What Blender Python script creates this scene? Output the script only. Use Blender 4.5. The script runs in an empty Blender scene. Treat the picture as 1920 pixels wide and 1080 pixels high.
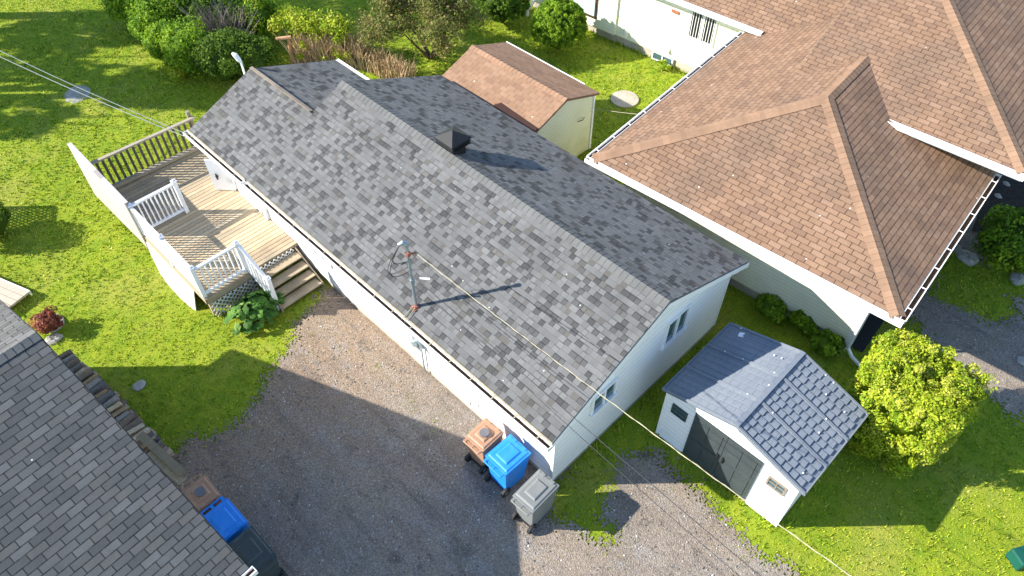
import bpy, math, random
import numpy as np
from mathutils import Vector, Matrix
random.seed(7); RNG = np.random.default_rng(11)
sc = bpy.context.scene
# ------------------------------------------------------------------ camera
CH = 15.0
def cam_axes(yaw, pitch, roll):
    f = np.array([math.cos(yaw)*math.cos(pitch), math.sin(yaw)*math.cos(pitch), -math.sin(pitch)])
    r = np.array([math.sin(yaw), -math.cos(yaw), 0.0]); d = np.cross(f, r)
    c, s = math.cos(roll), math.sin(roll)
    return np.array([c*r+s*d, -s*r+c*d, f])
CM = cam_axes(math.radians(45.05), math.radians(49.2174), math.radians(0.134))
cd = bpy.data.cameras.new('camera'); cam = bpy.data.objects.new('camera', cd); sc.collection.objects.link(cam)
cd.sensor_width = 36.0; cd.lens = 1407.87*36/1920; cd.clip_start = 0.1; cd.clip_end = 600
mw = Matrix.Identity(4)
for i in range(3):
    mw[i][0] = CM[0][i]; mw[i][1] = -CM[1][i]; mw[i][2] = -CM[2][i]
mw[2][3] = CH
cam.matrix_world = mw
sc.camera = cam
# ------------------------------------------------------------------ light
SUN_AZ, SUN_EL = math.radians(136), math.radians(30)
sdir = Vector((math.cos(SUN_AZ)*math.cos(SUN_EL), math.sin(SUN_AZ)*math.cos(SUN_EL), math.sin(SUN_EL)))
w = bpy.data.worlds.new("World"); sc.world = w; w.use_nodes = True
nt = w.node_tree; nt.nodes.clear()
sky = nt.nodes.new('ShaderNodeTexSky'); sky.sky_type = 'NISHITA'; sky.sun_disc = False
sky.sun_elevation = SUN_EL; sky.sun_rotation = math.radians(90)-SUN_AZ; sky.altitude = 100; sky.dust_density = 0.1; sky.ozone_density = 1.4
bg = nt.nodes.new('ShaderNodeBackground'); bg.inputs['Strength'].default_value = 0.13
wo = nt.nodes.new('ShaderNodeOutputWorld')
nt.links.new(sky.outputs[0], bg.inputs[0]); nt.links.new(bg.outputs[0], wo.inputs[0])
ld = bpy.data.lights.new('sun', 'SUN'); ld.energy = 5.0; ld.angle = math.radians(0.53); ld.color = (1.0, 0.93, 0.82)
lo = bpy.data.objects.new('sun', ld); sc.collection.objects.link(lo)
lo.rotation_euler = (-sdir).to_track_quat('-Z', 'Y').to_euler(); lo.location = (0, 0, 40)
sc.view_settings.view_transform = 'Standard'; sc.view_settings.look = 'None'
sc.view_settings.exposure = 1.30; sc.view_settings.gamma = 1
# ------------------------------------------------------------------ helpers
C = sc.collection
def un(px, py, z=0.0):
    d = CM.T @ np.array([(px-960)/1407.87, (py-540)/1407.87, 1.0]); t = (z-CH)/d[2]
    return np.array([d[0]*t, d[1]*t, z])
def V(*a): return Vector(a)
class MB:
    def __init__(s): s.v = []; s.f = []; s.uv = []; s.col = []; s.cc = (1, 1, 1)
    def poly(s, vs, uvs=None):
        b = len(s.v); s.v += [tuple(v) for v in vs]; s.f.append(tuple(range(b, b+len(vs))))
        s.uv += [tuple(u) for u in (uvs or [(0, 0)]*len(vs))]; s.col.append(s.cc)
    def planar(s, vs, e=None):
        """polygon with metre UVs: e = horizontal eave direction, v runs up the slope"""
        P = [Vector(v) for v in vs]; n = Vector((0, 0, 0))
        for i in range(len(P)): n += P[i].cross(P[(i+1) % len(P)])
        n.normalize()
        if e is None:
            e = V(0, 0, 1).cross(n)
            if e.length < 1e-4: e = V(1, 0, 0)
        e = Vector(e).normalized(); up = n.cross(e)
        if up.z < 0: up = -up
        s.poly(P, [(p.dot(e), p.dot(up)) for p in P])
    def box(s, x0, x1, y0, y1, z0, z1):
        s.hexa([(x0,y0,z0),(x1,y0,z0),(x1,y1,z0),(x0,y1,z0)], [(x0,y0,z1),(x1,y0,z1),(x1,y1,z1),(x0,y1,z1)])
    def hexa(s, b, t):
        s.planar(list(reversed(b))); s.planar(t)
        for i in range(len(b)):
            j = (i+1) % len(b); s.planar([b[i], b[j], t[j], t[i]])
    def beam(s, p, q, w, h, up=(0, 0, 1)):
        p, q = Vector(p), Vector(q); d = (q-p).normalized(); up = Vector(up)
        side = d.cross(up)
        if side.length < 1e-4: side = d.cross(V(1, 0, 0))
        side = side.normalized()*w/2; u = side.cross(d).normalized()*h/2
        a = [p-side-u, p+side-u, p+side+u, p-side+u]; b = [v+(q-p) for v in a]
        s.hexa(a, b)
    def tube(s, pts, r, n=6, caps=True):
        pts = [Vector(p) for p in pts]; rs = r if isinstance(r, (list, tuple)) else [r]*len(pts)
        rings = []; prev = None
        for i, p in enumerate(pts):
            d = (pts[min(i+1, len(pts)-1)]-pts[max(i-1, 0)]).normalized()
            a = d.cross(V(0, 0, 1)) if prev is None else prev-d*prev.dot(d)
            if a.length < 1e-3: a = d.cross(V(1, 0, 0))
            a.normalize(); prev = a; b = d.cross(a)
            rings.append([p+(a*math.cos(2*math.pi*k/n)+b*math.sin(2*math.pi*k/n))*rs[i] for k in range(n)])
        for i in range(len(rings)-1):
            for k in range(n):
                l = (k+1) % n; s.poly([rings[i][k], rings[i][l], rings[i+1][l], rings[i+1][k]])
        if caps: s.poly(list(reversed(rings[0]))); s.poly(rings[-1])
    def slab(s, vs, th, e=None):
        """sloped slab: top polygon vs, thickness th straight down"""
        top = [Vector(v) for v in vs]; n = Vector((0, 0, 0))
        for i in range(len(top)): n += top[i].cross(top[(i+1) % len(top)])
        if n.z < 0: top.reverse()
        bot = [v-V(0, 0, th) for v in top]
        s.planar(top, e); s.poly(list(reversed(bot)))
        for i in range(len(top)):
            j = (i+1) % len(top); s.poly([bot[i], bot[j], top[j], top[i]])
    def build(s, name, mat, parent=None, smooth=False, loc=None, bevel=0):
        me = bpy.data.meshes.new(name); me.from_pydata(s.v, [], s.f)
        uvl = me.uv_layers.new(name='UVMap'); uvl.data.foreach_set('uv', np.array(s.uv, dtype=np.float32).ravel())
        ca = me.color_attributes.new('tint', 'FLOAT_COLOR', 'CORNER')
        cols = []
        for f, c in zip(s.f, s.col): cols += [(c[0], c[1], c[2], 1.0)]*len(f)
        ca.data.foreach_set('color', np.array(cols, dtype=np.float32).ravel())
        me.materials.append(mat)
        if smooth: me.polygons.foreach_set('use_smooth', [True]*len(me.polygons))
        o = bpy.data.objects.new(name, me); C.objects.link(o)
        if parent is not None: o.parent = parent
        if loc: o.location = loc
        if bevel:
            m = o.modifiers.new('bevel', 'BEVEL'); m.width = bevel; m.segments = 2; m.limit_method = 'ANGLE'
            wd = o.modifiers.new('weld', 'WELD'); wd.merge_threshold = 0.0004
            o.modifiers.move(1, 0)
        return o
def fastmesh(name, verts, faces, mat, tint=None, parent=None):
    me = bpy.data.meshes.new(name); nv, nf, k = len(verts), len(faces), faces.shape[1]
    me.vertices.add(nv); me.vertices.foreach_set('co', verts.astype(np.float32).ravel())
    me.loops.add(nf*k); me.loops.foreach_set('vertex_index', faces.astype(np.int32).ravel())
    me.polygons.add(nf); me.polygons.foreach_set('loop_start', np.arange(0, nf*k, k, dtype=np.int32))
    me.update(calc_edges=True)
    if tint is not None:
        ca = me.color_attributes.new('tint', 'FLOAT_COLOR', 'POINT')
        ca.data.foreach_set('color', np.c_[tint, np.ones(nv)].astype(np.float32).ravel())
    me.materials.append(mat); o = bpy.data.objects.new(name, me); C.objects.link(o)
    if parent is not None: o.parent = parent
    return o
def empty(name, loc=(0, 0, 0), rz=0.0):
    o = bpy.data.objects.new(name, None); C.objects.link(o); o.location = loc; o.rotation_euler = (0, 0, rz)
    o.empty_display_size = 0.2; return o
def tag(o, label=None, cat=None, group=None, kind=None):
    if label: o['label'] = label
    if cat: o['category'] = cat
    if group: o['group'] = group
    if kind: o['kind'] = kind
    return o
SPLIT = {'strap', 'corner_trim', 'post', 'stringer', 'fascia', 'soffit', 'brace_wire', 'trim', 'ridge_trim', 'wall', 'foundation', 'roof_tiles', 'rake_board', 'rake_edge', 'beam', 'frame', 'rail', 'drip_loop', 'downspout', 'clamp', 'flashing', 'leaf_litter'}
def pieces(mb):
    """groups of faces whose vertices coincide or whose boxes touch"""
    par = {}
    def find(a):
        while par[a] != a: par[a] = par[par[a]]; a = par[a]
        return a
    key = [tuple(round(c, 3) for c in v) for v in mb.v]
    for k in key: par.setdefault(k, k)
    for f in mb.f:
        for i in f[1:]: par[find(key[i])] = find(key[f[0]])
    comp = {}
    for fi, f in enumerate(mb.f): comp.setdefault(find(key[f[0]]), []).append(fi)
    G = []
    for fs in comp.values():
        P = np.array([mb.v[i] for fi in fs for i in mb.f[fi]]); G.append([fs, P.min(0)-.004, P.max(0)+.004])
    ch = True
    while ch:
        ch = False
        for i in range(len(G)):
            for j in range(i+1, len(G)):
                if (G[i][1] <= G[j][2]).all() and (G[j][1] <= G[i][2]).all():
                    G[i] = [G[i][0]+G[j][0], np.minimum(G[i][1], G[j][1]), np.maximum(G[i][2], G[j][2])]; del G[j]; ch = True; break
            if ch: break
    out = []
    for fs, _, _ in G:
        m = MB(); off = {}; c = 0; st = []
        for f in mb.f: st.append(c); c += len(f)
        for fi in fs:
            m.cc = mb.col[fi]; m.poly([mb.v[i] for i in mb.f[fi]], mb.uv[st[fi]:st[fi]+len(mb.f[fi])])
        out.append(m)
    return out
def part(name, mb, mat, parent, label=None, local=False, **k):
    if name in SPLIT:
        P = pieces(mb)
        if len(P) > 1:
            return [part1(name, m, mat, parent, label, local, **k) for m in P][0]
    return part1(name, mb, mat, parent, label, local, **k)
def part1(name, mb, mat, parent, label=None, local=False, **k):
    """a mesh part; geometry in world metres unless local (then in the thing's own frame)"""
    o = mb.build(name, mat, None, **k)
    o.parent = parent
    if not local and parent.type == 'EMPTY':
        o.matrix_parent_inverse = (Matrix.Translation(parent.location) @ Matrix.Rotation(parent.rotation_euler.z, 4, 'Z')).inverted()
    if label: o['label'] = label
    return o
def copy_tree(o, parent=None):
    c = o.copy(); C.objects.link(c); c.parent = parent
    for ch in list(o.children): copy_tree(ch, c)
    return c
# ------------------------------------------------------------------ materials
class NB:
    def __init__(s, name):
        s.m = bpy.data.materials.new(name); s.m.use_nodes = True; s.t = s.m.node_tree; s.t.nodes.clear()
        s.out = s.n('ShaderNodeOutputMaterial'); s.b = s.n('ShaderNodeBsdfPrincipled')
        s.t.links.new(s.b.outputs[0], s.out.inputs[0])
    def n(s, typ, **k):
        nd = s.t.nodes.new(typ)
        for a, v in k.items(): setattr(nd, a, v)
        return nd
    def put(s, sock, v):
        if isinstance(v, bpy.types.NodeSocket): s.t.links.new(v, sock)
        elif v is not None:
            if isinstance(v, tuple) and len(v) == 3 and sock.type == 'RGBA': v = v+(1,)
            sock.default_value = v
    def math(s, op, a, b=None, c=None, clamp=False):
        nd = s.n('ShaderNodeMath', operation=op, use_clamp=clamp)
        for i, v in enumerate((a, b, c)):
            if v is not None: s.put(nd.inputs[i], v)
        return nd.outputs[0]
    def mix(s, f, a, b, blend='MIX'):
        nd = s.n('ShaderNodeMix', data_type='RGBA', blend_type=blend)
        s.put(nd.inputs[0], f); s.put(nd.inputs[6], a); s.put(nd.inputs[7], b); return nd.outputs[2]
    def noise(s, scale, detail=4, rough=.6, vec=None, dim='3D', w=None, col=False):
        nd = s.n('ShaderNodeTexNoise', noise_dimensions=dim)
        s.put(nd.inputs['Scale'], scale); s.put(nd.inputs['Detail'], detail); s.put(nd.inputs['Roughness'], rough)
        if vec is not None: s.put(nd.inputs['Vector'], vec)
        if w is not None: s.put(nd.inputs['W'], w)
        return nd.outputs[1 if col else 0]
    def ramp(s, f, stops, interp='LINEAR'):
        nd = s.n('ShaderNodeValToRGB'); r = nd.color_ramp; r.interpolation = interp
        while len(r.elements) < len(stops): r.elements.new(0.5)
        for e, (p, c) in zip(r.elements, stops):
            e.position = p; e.color = (c, c, c, 1) if not isinstance(c, tuple) else c+(1,)
        s.put(nd.inputs[0], f); return nd.outputs[0]
    def mapr(s, f, a, b, c=0.0, d=1.0):
        nd = s.n('ShaderNodeMapRange'); s.put(nd.inputs[0], f)
        for i, v in enumerate((a, b, c, d)): nd.inputs[i+1].default_value = v
        return nd.outputs[0]
    def flecks(s, col, p, scale=2.3, r=.032, c=(.62, .62, .58)):
        vo = s.n('ShaderNodeTexVoronoi'); s.put(vo.inputs['Vector'], p); vo.inputs['Scale'].default_value = scale
        return s.mix(s.math('LESS_THAN', vo.outputs['Distance'], r), col, c)
    def obj(s): return s.n('ShaderNodeNewGeometry').outputs['Position']
    def uv(s):
        nd = s.n('ShaderNodeUVMap'); nd.uv_map = 'UVMap'
        sp = s.n('ShaderNodeSeparateXYZ'); s.t.links.new(nd.outputs[0], sp.inputs[0])
        return nd.outputs[0], sp.outputs[0], sp.outputs[1]
    def comb(s, a, b, c=0.0):
        nd = s.n('ShaderNodeCombineXYZ')
        for i, v in enumerate((a, b, c)): s.put(nd.inputs[i], v)
        return nd.outputs[0]
    def tint(s):
        nd = s.n('ShaderNodeAttribute'); nd.attribute_name = 'tint'; return nd.outputs['Color']
    def bump(s, h, strength=1.0, dist=1.0):
        nd = s.n('ShaderNodeBump'); nd.inputs['Strength'].default_value = strength; nd.inputs['Distance'].default_value = dist
        s.put(nd.inputs['Height'], h); s.t.links.new(nd.outputs[0], s.b.inputs['Normal'])
    def fin(s, col, rough=.7, spec=.4, metal=0.0, trans=None):
        s.put(s.b.inputs['Base Color'], col); s.put(s.b.inputs['Roughness'], rough)
        s.b.inputs['Specular IOR Level'].default_value = spec; s.b.inputs['Metallic'].default_value = metal
        if trans is not None:
            tr = s.n('ShaderNodeBsdfTranslucent'); s.put(tr.inputs[0], trans if not isinstance(trans, (int, float)) else col)
            ms = s.n('ShaderNodeMixShader'); ms.inputs[0].default_value = 0.35
            s.t.links.new(s.b.outputs[0], ms.inputs[1]); s.t.links.new(tr.outputs[0], ms.inputs[2])
            s.t.links.new(ms.outputs[0], s.out.inputs[0])
        return s.m
def plain(name, col, rough=.6, spec=.4, metal=0, var=.12, scale=3.0, bumpd=0.0):
    b = NB(name); p = b.obj(); n = b.noise(scale, 5, .65, p); n2 = b.noise(scale*14, 3, .6, p)
    f = b.math('ADD', b.math('MULTIPLY', n, .7), b.math('MULTIPLY', n2, .3))
    k = b.mapr(f, .3, .7, 1-var, 1+var)
    c = b.mix(1.0, col, b.comb(k, k, k), 'MULTIPLY')
    if bumpd: b.bump(n2, .6, bumpd)
    return b.fin(c, rough, spec, metal)
def mat_arch():
    b = NB('laminated_shingles'); _, u, v = b.uv(); R = .125
    vr = b.math('DIVIDE', v, R); row = b.math('FLOOR', vr); fv = b.math('SUBTRACT', vr, row)
    w_ = b.math('ADD', b.math('DIVIDE', u, .142), b.math('MULTIPLY', row, 17.317))
    vo = b.n('ShaderNodeTexVoronoi', voronoi_dimensions='1D', feature='F1'); b.put(vo.inputs['W'], w_)
    vo.inputs['Scale'].default_value = 1.0; vo.inputs['Randomness'].default_value = .75
    sp = b.n('ShaderNodeSeparateColor'); b.t.links.new(vo.outputs['Color'], sp.inputs[0]); rnd = sp.outputs[0]; rnd2 = sp.outputs[1]
    ve = b.n('ShaderNodeTexVoronoi', voronoi_dimensions='1D', feature='DISTANCE_TO_EDGE'); b.put(ve.inputs['W'], w_)
    ve.inputs['Scale'].default_value = 1.0; ve.inputs['Randomness'].default_value = .75
    col = b.ramp(rnd, [(0, (.058, .059, .060)), (.10, (.076, .077, .078)), (.25, (.120, .122, .123)), (.50, (.134, .136, .137)), (.8, (.127, .128, .129)), (.94, (.098, .095, .089))], 'CONSTANT')
    edge = b.math('LESS_THAN', ve.outputs['Distance'], .055); butt = b.math('LESS_THAN', fv, .085)
    dk_ = b.math('LESS_THAN', rnd, .25); some = b.math('GREATER_THAN', rnd2, .72); sel = b.math('MAXIMUM', dk_, b.math('MULTIPLY', some, .8)); top_ = b.math('GREATER_THAN', fv, .88)
    line = b.math('MAXIMUM', b.math('MULTIPLY', b.math('MULTIPLY', edge, sel), .75), b.math('MAXIMUM', b.math('MULTIPLY', b.math('MULTIPLY', top_, sel), .75), b.math('MULTIPLY', butt, .30)))  # edge and top lines paint in the shadow of raised tabs
    col = b.mix(line, col, (.012, .012, .013))
    p = b.obj(); g = b.noise(160, 3, .75, p); big = b.noise(.9, 4, .6, p)
    k = b.math('MULTIPLY', b.mapr(g, .3, .7, .66, 1.34), b.mapr(big, .3, .7, .86, 1.14))
    k = b.math('MULTIPLY', k, b.mapr(rnd2, 0, 1, .88, 1.12))
    col = b.mix(1.0, col, b.comb(k, k, k), 'MULTIPLY')
    st_ = b.mapr(b.noise(.7, 5, .7, p), .56, .70, 0, .35); col = b.mix(st_, col, (.085, .075, .062)); col = b.flecks(col, p)
    h = b.math('ADD', b.math('MULTIPLY', b.math('GREATER_THAN', rnd, .30), .005), b.math('MULTIPLY', b.math('SUBTRACT', 1.0, fv), .007))
    h = b.math('ADD', h, b.math('MULTIPLY', g, .002))
    b.bump(h, .8, 1.0)
    return b.fin(col, .88, .25)
def mat_tab(name, cols, mort, TW=.305, R=.14, slot=.035, but=.10, stain=None, bs=.8, rowk=.6):
    b = NB(name); _, u, v = b.uv()
    vr = b.math('DIVIDE', v, R); row = b.math('FLOOR', vr); fv = b.math('SUBTRACT', vr, row)
    wn0 = b.n('ShaderNodeTexWhiteNoise', noise_dimensions='1D'); b.put(wn0.inputs['W'], row)
    off = b.math('ADD', b.math('MULTIPLY', b.math('MODULO', row, 2.0), .5), b.math('MULTIPLY', wn0.outputs[0], .16))
    uu = b.math('ADD', b.math('DIVIDE', u, TW), off); cu = b.math('FLOOR', uu); fu = b.math('SUBTRACT', uu, cu)
    wn = b.n('ShaderNodeTexWhiteNoise', noise_dimensions='2D'); b.put(wn.inputs['Vector'], b.comb(cu, row))
    col = b.ramp(wn.outputs[0], [(i/len(cols), c) for i, c in enumerate(cols)], 'CONSTANT')
    p = b.obj(); g = b.noise(150, 3, .75, p); big = b.noise(.55, 5, .62, p)
    if stain: col = b.mix(b.mapr(big, .48, .68, 0, .75), col, stain)
    s_ = b.math('LESS_THAN', fu, slot); q = b.math('LESS_THAN', fv, but)
    wob = b.mapr(b.noise(9, 2, .5, p), .35, .65, .55, 1.0)
    line = b.math('MAXIMUM', b.math('MULTIPLY', s_, .8), b.math('MULTIPLY', b.math('MULTIPLY', q, rowk), wob))
    col = b.mix(line, col, mort)
    k = b.math('MULTIPLY', b.mapr(g, .3, .7, .68, 1.32), b.mapr(b.noise(2.3, 4, .6, p), .3, .7, .88, 1.12))
    col = b.mix(1.0, col, b.comb(k, k, k), 'MULTIPLY')
    col = b.flecks(col, p, 1.9, .035)
    h = b.math('ADD', b.math('MULTIPLY', b.math('SUBTRACT', 1.0, fv), .009), b.math('MULTIPLY', g, .002))
    h = b.math('SUBTRACT', h, b.math('MULTIPLY', s_, .004))
    b.bump(h, bs, 1.0)
    return b.fin(col, .88, .25)
def mat_siding(name, col, pitch=.12, dirt=(.35, .33, .25), dk=.25, depth=.012, rough=.5, vertical=False):
    b = NB(name); p = b.obj(); sp = b.n('ShaderNodeSeparateXYZ'); b.t.links.new(p, sp.inputs[0])
    z = b.math('DIVIDE', sp.outputs[2], pitch); f = b.math('FRACT', b.math('ADD', z, 40.0))
    n = b.noise(1.4, 5, .65, p); n2 = b.noise(40, 3, .6, b.n('ShaderNodeVectorMath', operation='MULTIPLY').outputs[0]) if False else b.noise(22, 3, .6, p)
    low = b.mapr(sp.outputs[2], 1.3, .1, 0.0, 1.0)
    c = b.mix(b.math('MULTIPLY', b.math('MULTIPLY', b.mapr(n, .35, .75), low), dk*2), col, dirt)
    c = b.mix(b.math('MULTIPLY', b.mapr(n, .45, .7), dk*.5), c, dirt)
    ln = b.math('LESS_THAN', f, .09)
    c = b.mix(b.math('MULTIPLY', ln, .45), c, tuple(x*.35 for x in col))
    k = b.mapr(n2, .3, .7, .95, 1.05); c = b.mix(1.0, c, b.comb(k, k, k), 'MULTIPLY')
    b.bump(b.math('MULTIPLY', b.math('SUBTRACT', 1.0, f), depth), .7, 1.0)
    return b.fin(c, rough, .4)
def mat_tinted(name, rough=.6, spec=.3, trans=False, gscale=30, var=.15, bumpd=0.0):
    b = NB(name); t = b.tint(); p = b.obj(); g = b.noise(gscale, 4, .65, p)
    k = b.mapr(g, .3, .7, 1-var, 1+var); c = b.mix(1.0, t, b.comb(k, k, k), 'MULTIPLY')
    if bumpd: b.bump(g, .6, bumpd)
    return b.fin(c, rough, spec, trans=(c if trans else None))
def mat_ground():
    b = NB('lawn_soil'); p = b.obj(); n = b.noise(.35, 5, .65, p); n1 = b.noise(2.2, 5, .7, p); n2 = b.noise(18, 4, .75, p); n3 = b.noise(70, 3, .8, p)
    c = b.mix(b.mapr(n1, .38, .62), (.18, .27, .018), (.28, .33, .026))
    c = b.mix(b.math('MULTIPLY', b.mapr(n, .5, .66), .55), c, (.36, .33, .08))
    c = b.mix(b.math('MULTIPLY', b.mapr(n2, .5, .68), .7), c, (.09, .16, .012))
    c = b.mix(b.math('MULTIPLY', b.mapr(n3, .60, .70), .5), c, (.24, .27, .05))
    b.bump(b.math('ADD', b.math('MULTIPLY', n2, .05), b.math('MULTIPLY', n3, .02)), .8, 1.0)
    return b.fin(c, .9, .1)
def mat_gravel(name, warm):
    b = NB(name); p = b.obj(); n = b.noise(.45, 5, .6, p); n1 = b.noise(1.6, 6, .72, p); n2 = b.noise(26, 4, .8, p)
    vo = b.n('ShaderNodeTexVoronoi'); b.put(vo.inputs['Vector'], p); vo.inputs['Scale'].default_value = 55
    sp = b.n('ShaderNodeSeparateColor'); b.t.links.new(vo.outputs['Color'], sp.inputs[0])
    base = b.mix(b.mapr(n, .42, .6), (.225, .190, .160), (.285, .232, .182))
    sy = b.n('ShaderNodeSeparateXYZ'); b.t.links.new(p, sy.inputs[0])
    if warm:   # brownish sandy gravel beside the house and up by the steps
        e = b.math('ADD', sy.outputs[1], b.math('MULTIPLY', n1, 4.0))
        base = b.mix(b.mapr(e, 9.6, 12.4), base, (.27, .20, .145))
        for (sx, sy_, sr) in ((2.42, 5.72, .16), (3.4, 4.9, .40)):
            dd = b.n('ShaderNodeVectorMath', operation='DISTANCE'); b.put(dd.inputs[0], p); dd.inputs[1].default_value = (sx, sy_, 0)
            ds = b.math('ADD', dd.outputs['Value'], b.math('MULTIPLY', b.math('SUBTRACT', n1, .5), sr*3.5)); base = b.mix(b.mapr(ds, sr*1.1, sr*.2, 0, .6), base, (.045, .040, .038))
    base = b.mix(b.math('MULTIPLY', b.mapr(n1, .52, .68), .6), base, (.26, .25, .245))
    base = b.mix(b.math('MULTIPLY', b.mapr(n1, .42, .32), .7), base, (.075, .068, .065))
    mp = b.n('ShaderNodeMapping'); mp.inputs['Scale'].default_value = (2.6, .35, 1); mp.inputs['Rotation'].default_value = (0, 0, -.35); b.put(mp.inputs[0], p)
    trk = b.noise(1.0, 4, .6, mp.outputs[0]); base = b.mix(b.mapr(trk, .50, .66, 0, .45), base, (.30, .27, .24)); base = b.mix(b.mapr(trk, .45, .32, 0, .5), base, (.12, .105, .095))
    k = b.math('MULTIPLY', b.mapr(sp.outputs[0], 0, 1, .70, 1.30), b.mapr(n2, .3, .7, .7, 1.3))
    c = b.mix(1.0, base, b.comb(k, k, k), 'MULTIPLY')
    c = b.mix(b.math('GREATER_THAN', sp.outputs[1], .990), c, (.45, .44, .42))
    b.bump(b.math('ADD', b.math('MULTIPLY', vo.outputs['Distance'], -.012), b.math('MULTIPLY', n2, .03)), .9, 1.0)
    return b.fin(c, .9, .2)
def mat_wood(name, c1, c2, dark, scale=1.0, rough=.75):
    b = NB(name); p = b.obj(); t = b.tint()
    mp = b.n('ShaderNodeMapping'); mp.inputs['Scale'].default_value = (2*scale, 26*scale, 26*scale); b.put(mp.inputs[0], p)
    n = b.noise(1.0, 5, .7, mp.outputs[0]); m = b.noise(1.1, 4, .6, p)
    c = b.mix(b.mapr(n, .35, .65), c1, c2); c = b.mix(b.math('MULTIPLY', b.mapr(m, .5, .7), .6), c, dark)
    c = b.mix(1.0, c, t, 'MULTIPLY'); b.bump(n, .4, .01)
    return b.fin(c, rough, .25)
def mat_glass(name, col=(.03, .06, .07)):
    b = NB(name); p = b.obj(); n = b.noise(1.7, 3, .5, p); c = b.mix(n, col, tuple(min(1, x*2.2) for x in col))
    return b.fin(c, .06, .9)
M = {}
M['arch'] = mat_arch()
M['tab_grey'] = mat_tab('grey_tab_shingles', [(.080,.082,.083), (.102,.104,.104), (.092,.094,.094), (.124,.125,.124), (.098,.098,.096), (.110,.108,.104)], (.010,.010,.012), but=.14, slot=.06, rowk=.95, bs=.5)
BR = [(.232,.142,.090), (.250,.154,.098), (.218,.132,.084), (.240,.148,.094), (.196,.120,.080), (.260,.164,.108)]
M['tab_brown'] = mat_tab('brown_tab_shingles', BR, (.030,.016,.012), stain=(.165,.112,.078), but=.14, rowk=.75, slot=.06, bs=1.0)
M['tab_brown_lined'] = mat_tab('brown_tab_shingles_lined', BR, (.045,.022,.018), stain=(.12,.085,.066), but=.17, rowk=.9, bs=1.0, slot=.03)  # stronger row lines paint the butt-edge shadows on faces turned from the sun
M['tab_terra'] = mat_tab('terracotta_tab_shingles', [(.255,.155,.098), (.270,.166,.106), (.240,.144,.090), (.262,.160,.102), (.222,.134,.086)], (.07,.035,.025), but=.08, rowk=.30, bs=.7)
M['white'] = plain('white_painted_metal', (.80, .80, .80), .4, .5, var=.05)
M['white_wall'] = mat_siding('white_siding', (.80, .80, .80), .20, (.52, .50, .46), .18, .006)
M['cream_wall'] = mat_siding('cream_siding', (.86, .85, .68), .115, (.50, .48, .30), .16, .012)
M['tan_wall'] = mat_siding('pale_yellow_siding', (.74, .73, .52), .115, (.42, .40, .10), .30, .012)
M['concrete'] = plain('weathered_concrete', (.40, .36, .30), .9, .2, var=.3, scale=2.5, bumpd=.01)
M['soffit'] = plain('cream_soffit', (.74, .72, .60), .6, .3, var=.06)
M['debris'] = plain('gutter_leaf_litter', (.060, .038, .024), .95, .1, var=.6, scale=6, bumpd=.02)
M['drip'] = plain('weathered_drip_edge', (.42, .36, .24), .8, .2, var=.4, scale=8)
M['glass'] = mat_glass('window_glass')
M['glass_teal'] = mat_glass('curtained_glass', (.28, .42, .42))
M['black_metal'] = plain('black_painted_metal', (.013, .014, .017), .55, .35, var=.25)
M['galv'] = plain('galvanised_pipe', (.34, .40, .43), .35, .5, .6, var=.25)
M['rust'] = plain('rusty_clamp', (.32, .12, .08), .85, .2, var=.4, scale=20)
M['wire_cream'] = plain('cream_wire', (.62, .59, .48), .5, .3, var=.05); M['shadow_brown'] = plain('painted_shadow_brown', (.055, .028, .022), .8, .2); M['cable_light'] = plain('pale_service_cable', (.33, .30, .21), .6, .3, var=.15)
M['cable_dark'] = plain('dark_cable', (.035, .035, .038), .6, .3)
M['deck'] = mat_wood('weathered_deck_boards', (.42, .335, .225), (.50, .41, .28), (.25, .205, .155))
M['darkwood'] = mat_wood('dark_weathered_wood', (.085, .065, .05), (.12, .095, .075), (.05, .04, .03)); M['railwood'] = mat_wood('pale_weathered_rail', (.30, .26, .20), (.38, .33, .26), (.20, .17, .13)); M['oldwood'] = mat_wood('grey_weathered_wood', (.20, .165, .13), (.27, .225, .175), (.12, .10, .08))
M['treadwood'] = mat_wood('worn_tread_boards', (.33, .26, .18), (.42, .34, .235), (.20, .155, .11))
M['white_wood'] = mat_siding('white_board_panel', (.60, .56, .53), .14, (.55, .50, .45), .2, .004)
M['privacy'] = mat_siding('pale_privacy_boards', (.46, .42, .395), .14, (.36, .32, .28), .3, .004); M['vinyl'] = plain('white_vinyl', (.82, .82, .83), .45, .4, var=.04)
M['lattice'] = plain('grey_white_lattice', (.68, .66, .62), .7, .3, var=.25, scale=6)
def plastic(name, col, faded):
    b = NB(name); p = b.obj(); n = b.noise(5, 5, .7, p); n2 = b.noise(38, 4, .7, p); c = b.mix(b.mapr(n, .48, .68, 0, .45), col, faded)
    c = b.mix(b.mapr(n2, .60, .74, 0, .45), c, tuple(x*.6+.09 for x in faded)); b.bump(n2, .3, .003); return b.fin(c, .5, .35)
M['plastic_brown'] = plastic('brown_plastic', (.34, .19, .12), (.40, .28, .20))
M['plastic_blue'] = plastic('blue_plastic', (.012, .20, .70), (.05, .27, .72))
M['plastic_grey'] = plastic('grey_plastic', (.165, .175, .175), (.22, .23, .22))
M['plastic_dark'] = plastic('charcoal_plastic', (.040, .052, .056), (.07, .08, .08))
M['plastic_black'] = plain('black_rubber', (.022, .022, .024), .7, .3, var=.2)
M['vent_disc'] = plain('vent_disc_plastic', (.13, .13, .15), .6, .3)
M['ground'] = mat_ground()
M['gravel'] = mat_gravel('driveway_gravel', True)
M['gravel2'] = mat_gravel('path_gravel', False)
M['grassblade'] = mat_tinted('grass_blades', .6, .25, True, 6, .2)
M['leaf'] = mat_tinted('leaves', .65, .2, True, 12, .18)
M['core'] = mat_tinted('twig_core', .9, .1, False, 20, .3)
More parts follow.
